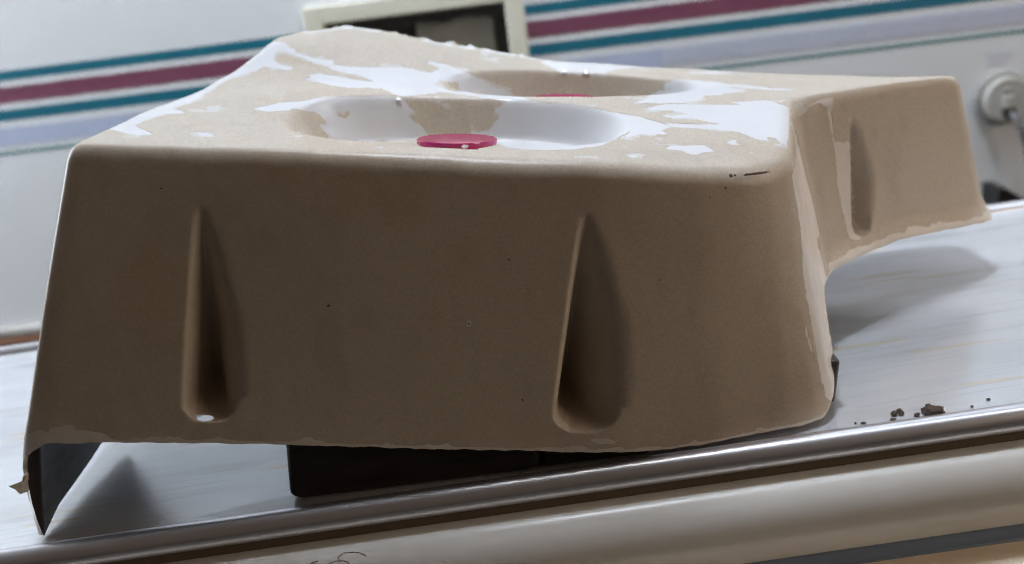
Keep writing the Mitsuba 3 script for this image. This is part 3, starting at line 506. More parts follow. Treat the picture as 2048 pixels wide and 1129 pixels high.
    'pitR': [(-6,6172),(-19,6168),(-32,6166),(-45,6163),(-60,6162),(-74,6160),(-86,6158),(-98,6156),(-110,6154),(-102,6148),(-93,6142),(-85,6136),(-77,6130),(-85,6126),(-92,6122),(-100,6119),(-108,6113),(-117,6108),(-125,6103),(-136,6101),(-147,6099),(-158,6097),(-174,6096),(-190,6096),(-206,6095),(-220,6098),(-233,6100),(-247,6103),(-261,6105),(-262,6099),(-263,6093),(-264,6086),(-249,6084),(-235,6083),(-220,6081),(-206,6079),(-192,6075),(-179,6071),(-165,6065),(-152,6058),(-138,6042),(-124,6020),(-112,5994),(-100,5967),(-87,5939),(-75,5911),(-62,5883),(-50,5855),(-37,5830),(-25,5806),(-12,5782),(0,5776),(12,5770),(24,5763),(37,5756),(49,5750),(61,5744),(73,5738),(85,5733),(97,5728),(96,5018),(107,5018),(117,5018),(128,5018),(139,5017),(149,5017),(160,5017),(171,5017),(181,5017),(192,5017),(203,5016),(214,5018),(225,5020),(236,5021),(247,5023),(258,5025),(270,5027),(281,5030),(292,5032),(304,5035),(315,5039),(326,5042),(338,5045),(349,5052),(361,5059),(373,5067),(384,5075),(396,5083),(408,5092),(420,5100),(432,5109),(444,5117),(456,5126),(468,5134),(480,5142),(493,5164),(506,5187),(519,5209),(532,5231),(545,5254),(559,5281),(605,5599),(613,5579),(622,5555),(629,5523),(636,5492),(645,5475),(655,5472),(667,5477),(678,5487),(691,5501),(678,5466),(665,5429),(652,5387),(639,5346),(653,5361),(667,5376),(681,5390),(695,5404),(708,5417),(722,5430),(736,5443),(747,5440),(759,5438),(770,5435),(781,5433),(792,5431),(805,5436),(819,5441),(832,5446),(845,5451),(859,5456),(872,5460),(885,5465),(898,5469),(889,5480),(880,5492),(871,5504),(862,5516),(876,5528),(889,5541),(904,5554),(918,5567),(932,5580),(946,5592),(936,5602),(926,5612),(916,5621),(906,5631),(896,5640),(886,5650),(876,5659),(865,5669),(855,5678),(845,5688),(834,5697),(824,5707),(813,5717),(803,5727),(793,5738),(782,5748),(790,5759),(778,5766),(766,5773),(754,5779),(741,5786),(729,5793),(717,5799),(705,5806),(693,5812),(680,5817),(668,5823),(656,5829),(644,5836),(631,5844),(620,5855),(608,5865),(596,5876),(584,5886),(572,5896),(560,5907),(548,5917),(536,5927),(524,5937),(512,5947),(500,5956),(487,5965),(475,5973),(463,5981),(451,5988),(439,5996),(427,6003),(415,6010),(403,6017),(391,6024),(379,6031),(366,6037),(354,6044),(342,6050),(329,6056),(317,6062),(305,6068),(292,6074),(280,6080),(267,6086),(255,6091),(242,6097),(230,6102),(217,6107),(205,6113),(192,6118),(179,6122),(167,6127),(154,6131),(141,6135),(128,6139),(116,6143),(102,6147),(89,6150),(75,6154),(61,6157),(48,6160),(34,6163),(21,6166),(7,6169)],
    'right': [(762,6050),(776,6053),(789,6056),(802,6058),(815,6060),(828,6061),(842,6062),(855,6064),(868,6066),(881,6068),(894,6070),(908,6073),(919,6064),(931,6055),(942,6046),(954,6038),(965,6030),(950,6020),(935,6010),(919,5999),(904,5989),(889,5980),(874,5972),(860,5964),(845,5957),(854,5904),(866,5902),(878,5901),(890,5900),(903,5899),(915,5898),(927,5897),(939,5896),(952,5895),(964,5894),(976,5893),(988,5885),(1000,5878),(1012,5871),(1023,5863),(1035,5855),(1047,5847),(1058,5839),(1070,5830),(1081,5822),(1068,5819),(1054,5816),(1041,5813),(1027,5810),(1013,5806),(1000,5802),(986,5798),(972,5794),(958,5789),(944,5784),(943,5755),(956,5754),(968,5753),(980,5752),(992,5751),(1004,5750),(1016,5749),(1029,5747),(1041,5746),(1053,5744),(1065,5742),(1077,5740),(1088,5737),(1099,5728),(1110,5720),(1121,5711),(1132,5701),(1142,5692),(1153,5683),(1164,5674),(1174,5664),(1186,5657),(1197,5649),(1209,5642),(1220,5634),(1231,5627),(1243,5619),(1230,5620),(1217,5621),(1205,5621),(1192,5622),(1179,5622),(1167,5623),(1154,5623),(1141,5623),(1128,5623),(1116,5625),(1104,5628),(1092,5630),(1081,5632),(1069,5635),(1057,5637),(1045,5639),(1033,5641),(1020,5643),(1008,5644),(996,5646),(984,5647),(972,5648),(959,5649),(947,5650),(935,5651),(923,5651),(910,5652),(921,5635),(931,5618),(941,5601),(951,5584),(962,5582),(974,5581),(986,5579),(998,5577),(1009,5575),(1021,5573),(1032,5570),(1044,5568),(1056,5566),(1067,5563),(1079,5561),(1090,5558),(1101,5555),(1113,5552),(1124,5548),(1135,5545),(1146,5541),(1157,5538),(1168,5535),(1179,5532),(1190,5529),(1201,5526),(1212,5523),(1223,5519),(1234,5516),(1245,5512),(1256,5507),(1266,5503),(1277,5499),(1288,5494),(1298,5490),(1309,5485),(1320,5481),(1328,5467),(1337,5453),(1345,5439),(1354,5426),(1362,5414),(1370,5402),(1378,5390),(1387,5378),(1395,5366),(1406,5362),(1418,5358),(1429,5353),(1440,5348),(1451,5343),(1448,5372),(1445,5400),(1455,5395),(1465,5391),(1475,5385),(1486,5380),(1496,5375),(1500,5346),(1505,5319),(1512,5308),(1520,5299),(1528,5292),(1537,5289),(1547,5319),(1557,5350),(1567,5381),(1578,5414),(1590,5450),(1598,5481),(1607,5512),(1616,5544),(1624,5576),(1633,5608),(1642,5641),(1652,5676),(1662,5713),(1673,5751),(1682,5787),(1689,5822),(1696,5858),(1704,5898),(1691,5896),(1679,5900),(1669,5910),(1661,5924),(1651,5939),(1642,5954),(1632,5970),(1623,5986),(1614,6002),(1604,6020),(1595,6037),(1581,6036),(1568,6034),(1554,6033),(1540,6032),(1527,6032),(1513,6031),(1500,6031),(1487,6032),(1473,6032),(1460,6032),(1447,6033),(1434,6033),(1421,6033),(1408,6033),(1394,6034),(1381,6034),(1391,6019),(1400,6004),(1409,5990),(1419,5975),(1428,5961),(1416,5963),(1403,5965),(1391,5967),(1378,5968),(1366,5970),(1353,5972),(1341,5974),(1328,5976),(1316,5978),(1303,5980),(1291,5982),(1278,5984),(1266,5986),(1253,5988),(1241,5990),(1229,5995),(1217,5999),(1205,6004),(1193,6009),(1181,6013),(1169,6017),(1156,6020),(1144,6023),(1131,6026),(1119,6029),(1106,6032),(1094,6034),(1081,6037),(1069,6039),(1056,6041),(1043,6043),(1030,6044),(1018,6045),(1005,6045),(992,6044),(979,6044),(966,6044),(953,6043),(941,6043),(928,6043),(915,6042),(902,6042),(889,6042),(877,6043),(864,6044),(851,6045),(839,6046),(826,6048),(813,6049),(801,6050),(788,6050),(775,6050)],
    'pit2R': [(1079,6830),(1088,6832),(1097,6836),(1110,6832),(1123,6828),(1137,6823),(1150,6820),(1163,6817),(1177,6817),(1190,6809),(1203,6802),(1216,6796),(1229,6791),(1243,6787),(1257,6786),(1270,6784),(1285,6778),(1299,6771),(1313,6763),(1327,6755),(1340,6747),(1354,6740),(1368,6733),(1382,6726),(1394,6714),(1406,6702),(1417,6690),(1428,6677),(1439,6664),(1450,6649),(1461,6634),(1472,6620),(1482,6605),(1493,6589),(1503,6573),(1513,6558),(1523,6542),(1498,6501),(1474,6464),(1452,6431),(1463,6420),(1475,6409),(1486,6397),(1498,6385),(1509,6373),(1520,6361),(1531,6348),(1542,6336),(1553,6325),(1565,6313),(1549,6304),(1534,6296),(1519,6288),(1505,6280),(1490,6272),(1474,6265),(1459,6258),(1443,6251),(1428,6245),(1413,6239),(1398,6233),(1383,6228),(1370,6228),(1357,6228),(1344,6228),(1331,6229),(1318,6228),(1305,6228),(1292,6228),(1279,6227),(1266,6227),(1253,6226),(1233,6187),(1213,6148),(1194,6110),(1179,6105),(1165,6101),(1151,6096),(1137,6091),(1122,6087),(1108,6082),(1094,6077),(1080,6072),(1066,6067),(1053,6067),(1040,6067),(1027,6067),(1013,6067),(1000,6066),(987,6065),(974,6064),(961,6063),(947,6063),(934,6062),(921,6061),(908,6061),(895,6060),(882,6060),(869,6060),(856,6061),(843,6061),(829,6062),(816,6063),(802,6063),(788,6063),(774,6063),(761,6062),(775,6072),(790,6082),(804,6091),(818,6100),(833,6109),(848,6139),(864,6173),(881,6211),(897,6249),(995,6841),(1008,6838),(1021,6834),(1033,6830),(1046,6827),(1059,6823),(1074,6816),(1089,6810),(1104,6803),(1119,6795),(1133,6787),(1120,6799),(1107,6810),(1093,6820)],
    'streakF': [(1373,6679),(1386,6674),(1399,6669),(1412,6663),(1424,6656),(1436,6648),(1448,6639),(1460,6631),(1472,6623),(1484,6614),(1496,6606),(1508,6597),(1520,6588),(1531,6578),(1543,6569),(1554,6560),(1566,6550),(1577,6541),(1589,6531),(1600,6522),(1611,6513),(1623,6504),(1634,6495),(1645,6486),(1657,6477),(1668,6467),(1679,6458),(1690,6448),(1701,6439),(1712,6430),(1723,6420),(1734,6411),(1745,6402),(1756,6393),(1767,6386),(1778,6378),(1790,6370),(1801,6362),(1812,6353),(1822,6343),(1832,6333),(1817,6326),(1802,6319),(1787,6310),(1775,6316),(1764,6322),(1752,6327),(1740,6332),(1728,6337),(1716,6342),(1704,6347),(1693,6353),(1681,6359),(1669,6365),(1658,6371),(1646,6378),(1634,6385),(1623,6391),(1611,6398),(1599,6404),(1587,6410),(1576,6419),(1565,6428),(1553,6436),(1542,6445),(1530,6454),(1519,6463),(1508,6473),(1496,6482),(1485,6492),(1474,6502),(1462,6512),(1451,6522),(1440,6534),(1429,6545),(1417,6557),(1406,6568),(1398,6598),(1390,6626),(1382,6653)],
    'g': [(840,5207),(854,5216),(881,5235),(895,5244),(908,5253),(921,5253),(933,5252),(945,5251),(957,5251),(969,5250),(981,5253),(993,5256),(1004,5260),(1016,5263),(1028,5267),(1040,5270),(1052,5274),(1064,5277),(1073,5267),(1082,5258),(1092,5248),(1098,5225),(1104,5202),(1109,5179),(1096,5175),(1083,5170),(1070,5165),(1057,5160),(1044,5154),(1030,5140),(1015,5126),(1001,5112),(990,5114),(978,5115),(967,5118),(956,5120),(949,5144),(942,5169),(931,5170),(920,5171),(908,5172),(897,5172),(886,5173),(874,5173),(863,5174),(852,5190)],
    'h': [(1214,5328),(1228,5344),(1241,5360),(1255,5375),(1271,5359),(1259,5329),(1270,5314),(1281,5299),(1268,5299),(1255,5298),(1242,5298),(1233,5308),(1223,5318)],
    'i': [(612,5001),(623,5006),(635,5011),(646,5016),(657,5021),(669,5026),(680,5031),(666,5005),(652,4979),(639,4953),(630,4969),(621,4985)],
    'back': [(128,7331),(145,7362),(160,7323),(176,7320),(191,7318),(207,7316),(223,7315),(239,7313),(256,7339),(271,7333),(287,7328),(302,7329),(317,7329),(332,7328),(347,7326),(364,7358),(379,7349),(394,7342),(409,7337),(423,7331),(438,7325),(453,7320),(470,7345),(484,7338),(499,7332),(514,7327),(529,7322),(546,7350),(560,7339),(575,7330),(589,7323),(604,7319),(622,7348),(636,7342),(651,7339),(666,7337),(681,7335),(696,7334),(711,7332),(726,7330),(741,7328),(756,7327),(771,7325),(786,7324),(801,7323),(816,7323),(832,7325),(848,7328),(864,7331),(880,7333),(895,7336),(911,7340),(928,7344),(944,7354),(955,7317),(971,7321),(987,7324),(1003,7326),(1019,7327),(1034,7328),(1050,7328),(1065,7328),(1081,7328),(1097,7329),(1112,7330),(1128,7331),(1143,7330),(1159,7329),(1146,7352),(1127,7334),(1108,7318),(1095,7337),(1076,7320),(1063,7339),(1044,7324),(1032,7349),(1015,7335),(999,7323),(982,7309),(965,7294),(948,7279),(931,7266),(914,7254),(898,7243),(882,7232),(866,7221),(849,7210),(833,7199),(817,7187),(801,7175),(782,7152),(763,7131),(745,7112),(726,7094),(708,7076),(690,7056),(672,7002),(658,6986),(644,6989),(630,6993),(615,6996),(601,7000),(586,6986),(570,6990),(554,6994),(538,6998),(522,7003),(507,6997),(492,6992),(478,6993),(463,6994),(449,6994),(434,6994),(420,6995),(406,6995),(391,6995),(377,6995),(362,6995),(349,7000),(336,7007),(324,7032),(311,7060),(298,7086),(285,7110),(271,7134),(258,7158),(245,7181),(234,7217),(223,7252),(212,7285),(201,7318),(189,7328),(177,7340),(164,7323),(153,7333),(141,7346)],
    'k': [(1312,7118),(1330,7137),(1348,7158),(1367,7179),(1386,7200),(1404,7219),(1423,7236),(1440,7251),(1458,7264),(1476,7278),(1494,7295),(1513,7314),(1532,7334),(1552,7358),(1563,7337),(1574,7316),(1592,7325),(1609,7333),(1626,7340),(1643,7347),(1660,7353),(1666,7308),(1683,7314),(1700,7321),(1718,7329),(1736,7338),(1753,7347),(1771,7356),(1775,7306),(1793,7314),(1810,7321),(1828,7329),(1845,7336),(1861,7324),(1842,7312),(1839,7364),(1820,7349),(1801,7337),(1782,7325),(1763,7312),(1744,7298),(1725,7284),(1706,7269),(1688,7258),(1670,7248),(1652,7239),(1635,7232),(1617,7223),(1600,7214),(1582,7205),(1565,7197),(1548,7189),(1532,7186),(1517,7184),(1502,7182),(1487,7182),(1472,7181),(1457,7179),(1441,7177),(1425,7172),(1409,7166),(1393,7158),(1376,7149),(1360,7140),(1344,7132),(1328,7125)],
}
PAINT_ISLES = {
    'isl': [(-529,6522),(-518,6566),(-508,6609),(-497,6652),(-483,6656),(-469,6664),(-455,6675),(-442,6687),(-428,6700),(-415,6713),(-415,6724),(-397,6739),(-379,6753),(-376,6744),(-373,6735),(-371,6726),(-359,6727),(-327,6351),(-341,6356),(-356,6361),(-370,6366),(-384,6371),(-398,6376),(-412,6381),(-426,6398),(-441,6416),(-455,6434),(-470,6453),(-484,6471),(-499,6488),(-514,6505)],
    'heart': [(-1102,5934),(-1091,5942),(-1080,5949),(-1069,5956),(-1057,5963),(-1046,5970),(-1059,5964),(-1072,5957),(-1084,5951),(-1097,5944),(-1084,5952),(-1072,5959),(-1059,5967),(-1046,5974),(-1041,5985),(-1027,5988),(-1012,5991),(-1025,5972),(-1029,5960),(-1032,5948),(-1045,5944),(-1058,5940),(-1069,5939),(-1080,5937),(-1091,5936)],
    'isl2': [(-630,6812),(-616,6823),(-602,6834),(-588,6845),(-574,6856),(-557,6855),(-541,6854),(-524,6853),(-536,6831),(-547,6809),(-558,6786),(-576,6785),(-593,6783),(-610,6781)],
    'isl3': [(1370,6245),(1386,6253),(1401,6260),(1416,6268),(1432,6276),(1447,6285),(1463,6294),(1479,6303),(1495,6312),(1511,6322),(1527,6333),(1544,6344),(1561,6356),(1577,6368),(1586,6348),(1594,6328),(1603,6309),(1612,6291),(1620,6273),(1629,6255),(1638,6237),(1646,6218),(1654,6200),(1663,6182),(1669,6154),(1675,6128),(1681,6104),(1688,6080),(1694,6054),(1681,6054),(1669,6054),(1656,6054),(1644,6054),(1631,6055),(1619,6056),(1606,6057),(1594,6058),(1582,6058),(1569,6059),(1557,6060),(1544,6061),(1532,6063),(1520,6064),(1508,6067),(1494,6064),(1480,6062),(1466,6060),(1453,6058),(1439,6056),(1425,6053),(1411,6051),(1397,6049),(1384,6046),(1371,6051),(1359,6055),(1347,6060),(1334,6064),(1322,6068),(1309,6071),(1297,6075),(1284,6079),(1272,6083),(1259,6086),(1275,6108),(1290,6130),(1306,6152),(1322,6175),(1338,6197),(1354,6221)],
}
WHITE_WALL = {
    'corner': [(-102,-2439),(-102,-2444),(-73,-2446),(-73,-2429),(-49,-2427),(-37,-2411),(-12,-2416),(0,-2424),(12,-2410),(23,-2396),(47,-2393),(58,-2390),(70,-2388),(82,-2386),(105,-2384),(117,-2382),(129,-2402),(140,-2405),(164,-2408),(176,-2410),(199,-2413),(211,-2417),(223,-2421),(246,-2425),(258,-2429),(270,-2433),(293,-2442),(305,-2452),(316,-2461),(340,-2465),(352,-2469),(363,-2473),(387,-2476),(-1130,-3003),(-1083,-2977),(-1047,-2953),(-1000,-2929),(-953,-2905),(-918,-2882),(-883,-2860),(-847,-2838),(-812,-2817),(-777,-2796),(-742,-2775),(-707,-2755),(-672,-2734),(-636,-2718),(-601,-2701),(-567,-2683),(-521,-2664),(-488,-2644),(-454,-2623),(-410,-2601),(-336,-2586),(-336,-2602),(-294,-2619),(-294,-2635),(-294,-2652),(-294,-2669),(-294,-2687),(-294,-2704),(-294,-2721),(-294,-2739),(-294,-2756),(-294,-2774),(-294,-2791),(-294,-2809),(-294,-2827),(-294,-2844),(-294,-2864),(-294,-2884),(-294,-2903),(-294,-2923),(-294,-2943),(-294,-2963),(-336,-2986),(-336,-3007),(-336,-3027),(-356,-3052),(-356,-3074),(-356,-3073),(-356,-3050),(-336,-3029),(-336,-3008),(-336,-2985),(-336,-2964),(-294,-2944),(-294,-2924),(-294,-2904),(-294,-2884),(-294,-2864),(-294,-2844),(-235,-2824),(-235,-2804),(-235,-2784),(-235,-2765),(-235,-2745),(-173,-2725),(-173,-2707),(-173,-2687),(-173,-2669),(-173,-2649),(-173,-2631),(-173,-2613),(-173,-2598),(-102,-2573),(-102,-2557),(-102,-2539),(-102,-2523),(-102,-2507),(-127,-2493),(-102,-2473),(-127,-2459)],
    'side': [(4098,-1146),(4147,-1132),(4235,-1121),(4347,-1115),(4408,-1106),(4456,-1097),(4518,-1088),(4578,-1080),(4639,-1073),(4711,-1068),(4783,-1063),(4868,-1057),(4904,-1046),(4940,-1032),(4964,-1017),(4964,-1037),(4964,-1056),(4952,-1076),(4952,-1096),(4952,-1117),(4952,-1137),(4952,-1155),(4940,-1174),(4940,-1193),(4940,-1211),(4940,-1230),(4928,-1248),(4928,-1267),(4928,-1285),(4916,-1304),(4916,-1322),(4904,-1340),(4904,-1358),(4892,-1376),(4904,-1397),(4916,-1419),(4928,-1440),(4940,-1461),(4940,-1482),(4952,-1503),(4952,-1523),(4964,-1544),(4964,-1565),(4976,-1586),(4976,-1607),(4988,-1629),(5000,-1651),(5000,-1672),(5012,-1693),(5012,-1714),(5024,-1735),(5024,-1757),(5024,-1778),(5036,-1799),(5036,-1820),(5036,-1840),(5036,-1860),(5036,-1879),(5024,-1897),(5024,-1916),(5012,-1934),(5012,-1953),(5012,-1972),(5000,-1989),(4952,-1999),(4892,-2004),(4843,-2009),(4795,-2016),(4747,-2025),(4711,-2035),(4675,-2045),(4627,-2048),(4590,-2055),(4566,-2065),(4530,-2069),(4481,-2071),(4469,-2083),(4444,-2094),(4395,-2094),(4359,-2099),(4395,-2131),(4359,-2134),(4311,-2137),(4299,-2149),(4323,-2178),(4311,-2187),(4273,-2191),(4260,-2206),(4260,-2221),(4248,-2236),(4223,-2241),(4223,-2256),(4210,-2271),(4197,-2281),(4197,-2300),(4172,-2310),(4160,-2321),(4147,-2333),(4135,-2346),(4122,-2360),(4110,-2374),(4098,-2384),(4072,-2386),(4046,-2367),(4033,-2349),(4033,-2330),(4033,-2312),(4033,-2293),(4020,-2274),(4020,-2254),(4020,-2234),(4020,-2214),(4020,-2194),(4020,-2174),(4020,-2155),(4020,-2136),(4020,-2118),(4020,-2099),(4020,-2081),(4020,-2062),(4020,-2044),(4020,-2027),(4020,-2009),(4020,-1992),(4020,-1974),(4020,-1956),(4020,-1939),(4020,-1921),(4020,-1904),(4020,-1886),(4020,-1868),(4020,-1851),(4020,-1833),(4020,-1816),(4008,-1799),(4008,-1781),(4020,-1764),(4020,-1747),(4020,-1731),(4020,-1714),(4020,-1697),(4020,-1680),(4020,-1663),(4033,-1646),(4033,-1629),(4033,-1612),(4046,-1594),(4046,-1577),(4059,-1560),(4059,-1543),(4059,-1526),(4072,-1510),(4072,-1494),(4072,-1477),(4085,-1461),(4085,-1445),(4098,-1429),(4098,-1412),(4098,-1395),(4098,-1378),(4098,-1361),(4098,-1344),(4098,-1328),(4098,-1311),(4098,-1294),(4098,-1277),(4098,-1260),(4098,-1244),(4098,-1228),(4098,-1211),(4098,-1195),(4098,-1179),(4098,-1162)],
    'drip': [(5164,-939),(5210,-931),(5255,-923),(5301,-914),(5336,-905),(5382,-896),(5417,-886),(5464,-876),(5487,-875),(5522,-874),(5557,-872),(5592,-871),(5568,-891),(5545,-913),(5534,-934),(5522,-955),(5510,-977),(5510,-998),(5499,-1020),(5499,-1041),(5487,-1063),(5487,-1084),(5475,-1106),(5475,-1131),(5475,-1156),(5522,-1153),(5557,-1173),(5592,-1149),(5603,-1168),(5685,-1201),(5685,-1223),(5673,-1245),(5673,-1267),(5673,-1289),(5673,-1312),(5661,-1334),(5661,-1356),(5661,-1379),(5650,-1401),(5650,-1423),(5650,-1445),(5638,-1466),(5638,-1487),(5627,-1509),(5627,-1530),(5615,-1551),(5615,-1572),(5603,-1593),(5592,-1614),(5592,-1636),(5580,-1657),(5580,-1677),(5568,-1697),(5568,-1717),(5557,-1737),(5557,-1756),(5545,-1774),(5522,-1789),(5499,-1800),(5464,-1805),(5440,-1821),(5417,-1815),(5394,-1809),(5371,-1802),(5371,-1781),(5371,-1760),(5382,-1738),(5382,-1716),(5382,-1694),(5382,-1672),(5382,-1652),(5382,-1631),(5382,-1610),(5382,-1590),(5382,-1569),(5394,-1547),(5394,-1524),(5394,-1501),(5394,-1479),(5394,-1456),(5394,-1434),(5405,-1412),(5405,-1390),(5417,-1368),(5417,-1346),(5429,-1324),(5429,-1302),(5429,-1282),(5440,-1262),(5440,-1242),(5452,-1223),(5452,-1203),(5452,-1181),(5452,-1159),(5452,-1137),(5464,-1115),(5464,-1093),(5464,-1071),(5464,-1051),(5475,-1030),(5475,-1009),(5475,-988),(5475,-968),(5487,-947),(5487,-927),(5475,-915),(5452,-903),(5440,-892),(5405,-895),(5382,-899),(5348,-902),(5301,-904),(5267,-907),(5233,-910),(5198,-925)],
    'ridge1': [(4880,-995),(4904,-1017),(4916,-1039),(4928,-1060),(4952,-1081),(4964,-1102),(4976,-1122),(4988,-1143),(4988,-1164),(5000,-1185),(5012,-1206),(5012,-1227),(5024,-1248),(5024,-1269),(5036,-1290),(5036,-1311),(5048,-1331),(5048,-1351),(5060,-1371),(5060,-1391),(5072,-1411),(5072,-1431),(5083,-1451),(5083,-1472),(5095,-1492),(5095,-1512),(5107,-1532),(5107,-1552),(5107,-1573),(5107,-1593),(5107,-1614),(5107,-1635),(5107,-1655),(5107,-1676),(5107,-1697),(5107,-1718),(5012,-1720),(5000,-1697),(4988,-1675),(4976,-1652),(4964,-1630),(4952,-1607),(4940,-1585),(4928,-1563),(4916,-1539),(4904,-1517),(4892,-1495),(4868,-1472),(4855,-1449),(4831,-1425),(4795,-1398),(4771,-1372),(4747,-1348),(4711,-1323),(4687,-1297),(4675,-1277),(4663,-1256),(4651,-1236),(4651,-1216),(4639,-1196),(4627,-1177),(4615,-1157),(4615,-1137),(4603,-1118),(4590,-1099),(4627,-1086),(4663,-1073),(4699,-1060),(4735,-1048),(4771,-1035),(4807,-1022),(4843,-1010)],
    'flk': [(3973,-1912),(3984,-1931),(3984,-1950),(3984,-1969),(3984,-1988),(3984,-2007),(3996,-2026),(3996,-2046),(3996,-2066),(3996,-2085),(3996,-2105),(3996,-2125),(3984,-2102),(3973,-2080),(3973,-2063),(3973,-2046),(3973,-2029),(3973,-2012),(3962,-1995),(3962,-1979),(3962,-1962),(3973,-1945),(3973,-1929)],
    'flk2': [(3984,-2053),(3984,-2072),(3996,-2090),(3996,-2109),(3996,-2128),(3996,-2147),(4008,-2166),(4008,-2185),(3996,-2165),(3996,-2145),(3996,-2126),(3996,-2108),(3984,-2090),(3984,-2071)],
    'botA': [(2706,-2486),(2718,-2485),(2741,-2485),(2753,-2483),(2777,-2482),(2788,-2481),(2812,-2489),(2824,-2496),(2835,-2504),(2847,-2512),(2835,-2513),(2824,-2515),(2800,-2516),(2788,-2518),(2765,-2520),(2753,-2522),(2741,-2510),(2718,-2498)],
}
arc = np.concatenate([[0], np.cumsum(np.linalg.norm(np.roll((Tt + Bt) / 2, -1, 0) - (Tt + Bt) / 2, axis=1))])[:-1]
ARC = np.linalg.norm(np.roll((Tt + Bt) / 2, -1, 0) - (Tt + Bt) / 2, axis=1).sum()
def signed(poly, X, sel, jit, seed):
    """distance to an outline with small torn notches, negative inside; only near the outline"""
    q = np.array(poly, float) * 1e-4
    out = np.full(X.shape[0], 1.0)
    d = np.linalg.norm(np.roll(q, -1, 0) - q, axis=1)
    n = np.maximum(1, (d / 0.0003).astype(int))
    pts = np.concatenate([a + (b - a) * (np.arange(k) / k)[:, None] for a, b, k in zip(q, np.roll(q, -1, 0), n)])
    t = unit(np.roll(pts, -2, 0) - np.roll(pts, 2, 0) + 1e-9)
    w = (meshkit.fbm(np.concatenate([pts * 420, pts[:, :1] * 0 + seed], 1), 3, seed) - 0.5) * 2 * jit
    pts = pts + np.stack([t[:, 1], -t[:, 0]], 1) * w[:, None]
    pg = Polygon(pts).buffer(0)
    lo, hi = pts.min(0) - 0.01, pts.max(0) + 0.01
    idx = np.nonzero(sel & (X > lo).all(1) & (X < hi).all(1))[0]
    dist = cKDTree(pts).query(X[idx], workers=-1)[0]
    out[idx] = np.where(shapely.contains_xy(pg, X[idx, 0], X[idx, 1]), -dist, dist)
    return out
ti = np.tile(np.arange(M), NS)
plan = np.stack([G[..., 0].ravel(), G[..., 1].ravel()], 1)
wallc = np.stack([np.repeat(np.where(arc > arc[-1] - 0.2, arc - ARC, arc), M), G[..., 2].ravel()], 1)
F = np.full(NS * M, 1.0)
for k, (nm, poly) in enumerate(WHITE_TOP.items()):
    F = np.minimum(F, signed(poly, plan, ti >= NW - 2, 0.0007, k))
for k, (nm, poly) in enumerate(PAINT_ISLES.items()):
    F = np.maximum(F, -signed(poly, plan, ti >= NW, 0.0006, 40 + k))
for k, (nm, poly) in enumerate(WHITE_WALL.items()):
    F = np.minimum(F, signed(poly, wallc, ti < NW + NF, 0.0006, 80 + k))
g3 = G.reshape(-1, 3)
back = (g3[:, 1] > 0.728) & (g3[:, 0] < 0.03) & (ti > NW - 8) & (ti < NW + NF + 8)
F = np.where(back, np.minimum(F, (meshkit.fbm(np.stack([g3[:, 0] * 120, ti * 0.05, ti * 0.0], -1), 3, 8) - 0.53) * 0.02), F)
foot = np.repeat(P[:, 4], M)
edge_n = meshkit.fbm(np.stack([wallc[:, 0] * 110, wallc[:, 0] * 0, wallc[:, 0] * 0], -1), 4, 31)
edge_w = 0.0016 + 0.010 * np.clip(edge_n - 0.56, 0, 1)
block = (g3[:, 0] > 0.20) & (g3[:, 1] > 0.59)
edge_w = np.where(block, 0.0022 + 0.006 * edge_n + 0.02 * np.clip((g3[:, 0] - 0.315) / 0.03, 0, 1) * np.clip(edge_n - 0.35, 0, 1), edge_w)
F = np.where(ti < NW, np.minimum(F, g3[:, 2] - foot - edge_w), F)
chips = meshkit.fbm(g3 * np.array([95, 95, 150]), 3, 12)
F = np.where(ti >= NW + NF, np.minimum(F, (0.84 - chips) * 0.02), F)
# screw hole in the floor of the left flute
n3_ = NRM.reshape(-1, 3)
HOLE = np.array([-0.1662, 0.4614, -0.2368])
hole_d = np.where(n3_[:, 2] > 0.12, 0.0, 0.01) + np.linalg.norm((g3 - HOLE) * np.array([0.62, 1.0, 0.8]), axis=1) - 0.0032

def clip(V, f, g):
    """the part of a triangle mesh where g > 0: (vertices of V-like arrays, faces, cut edges)"""
    pos = g > 0
    n = pos[f].sum(1)
    keep = f[n == 3]
    part = f[(n == 1) | (n == 2)]
    cache, new, faces, cut = {}, [[] for _ in V], [], []
    base = len(g)
    def mid(a, b):
        k = (a, b) if a < b else (b, a)
        if k not in cache:
            a_, b_ = k
            t = g[a_] / (g[a_] - g[b_]); t = min(max(t, 0.02), 0.98)
            for L, arr in zip(new, V): L.append(arr[a_] * (1 - t) + arr[b_] * t)
            cache[k] = base + len(cache)
        return cache[k]
    for tri in part.tolist():
        s_ = [pos[i] for i in tri]
        if sum(s_) == 1:
            while not pos[tri[0]]: tri = tri[1:] + tri[:1]
            x, y = mid(tri[0], tri[1]), mid(tri[0], tri[2])
            faces.append([tri[0], x, y]); cut.append((x, y))
        else:
            while pos[tri[0]]: tri = tri[1:] + tri[:1]
            x, y = mid(tri[0], tri[1]), mid(tri[0], tri[2])
            faces += [[x, tri[1], tri[2]], [x, tri[2], y]]; cut.append((y, x))
    V2 = [np.concatenate([arr, np.array(L).reshape(-1, 3)]) for arr, L in zip(V, new)]
    return V2, (np.concatenate([keep, np.array(faces, int).reshape(-1, 3)]) if len(faces) else keep), np.array(cut, int).reshape(-1, 2)
def compact(v, f):
    a = v[f]
    ok = np.linalg.norm(np.cross(a[:, 1] - a[:, 0], a[:, 2] - a[:, 0]), axis=1) > 1e-14
    f = f[ok]
    u_, inv = np.unique(f, return_inverse=True)
    return v[u_], inv.reshape(f.shape)
n3 = NRM.reshape(-1, 3)
GF = grid_faces(NS, M, True)
HK = 'light_housing'
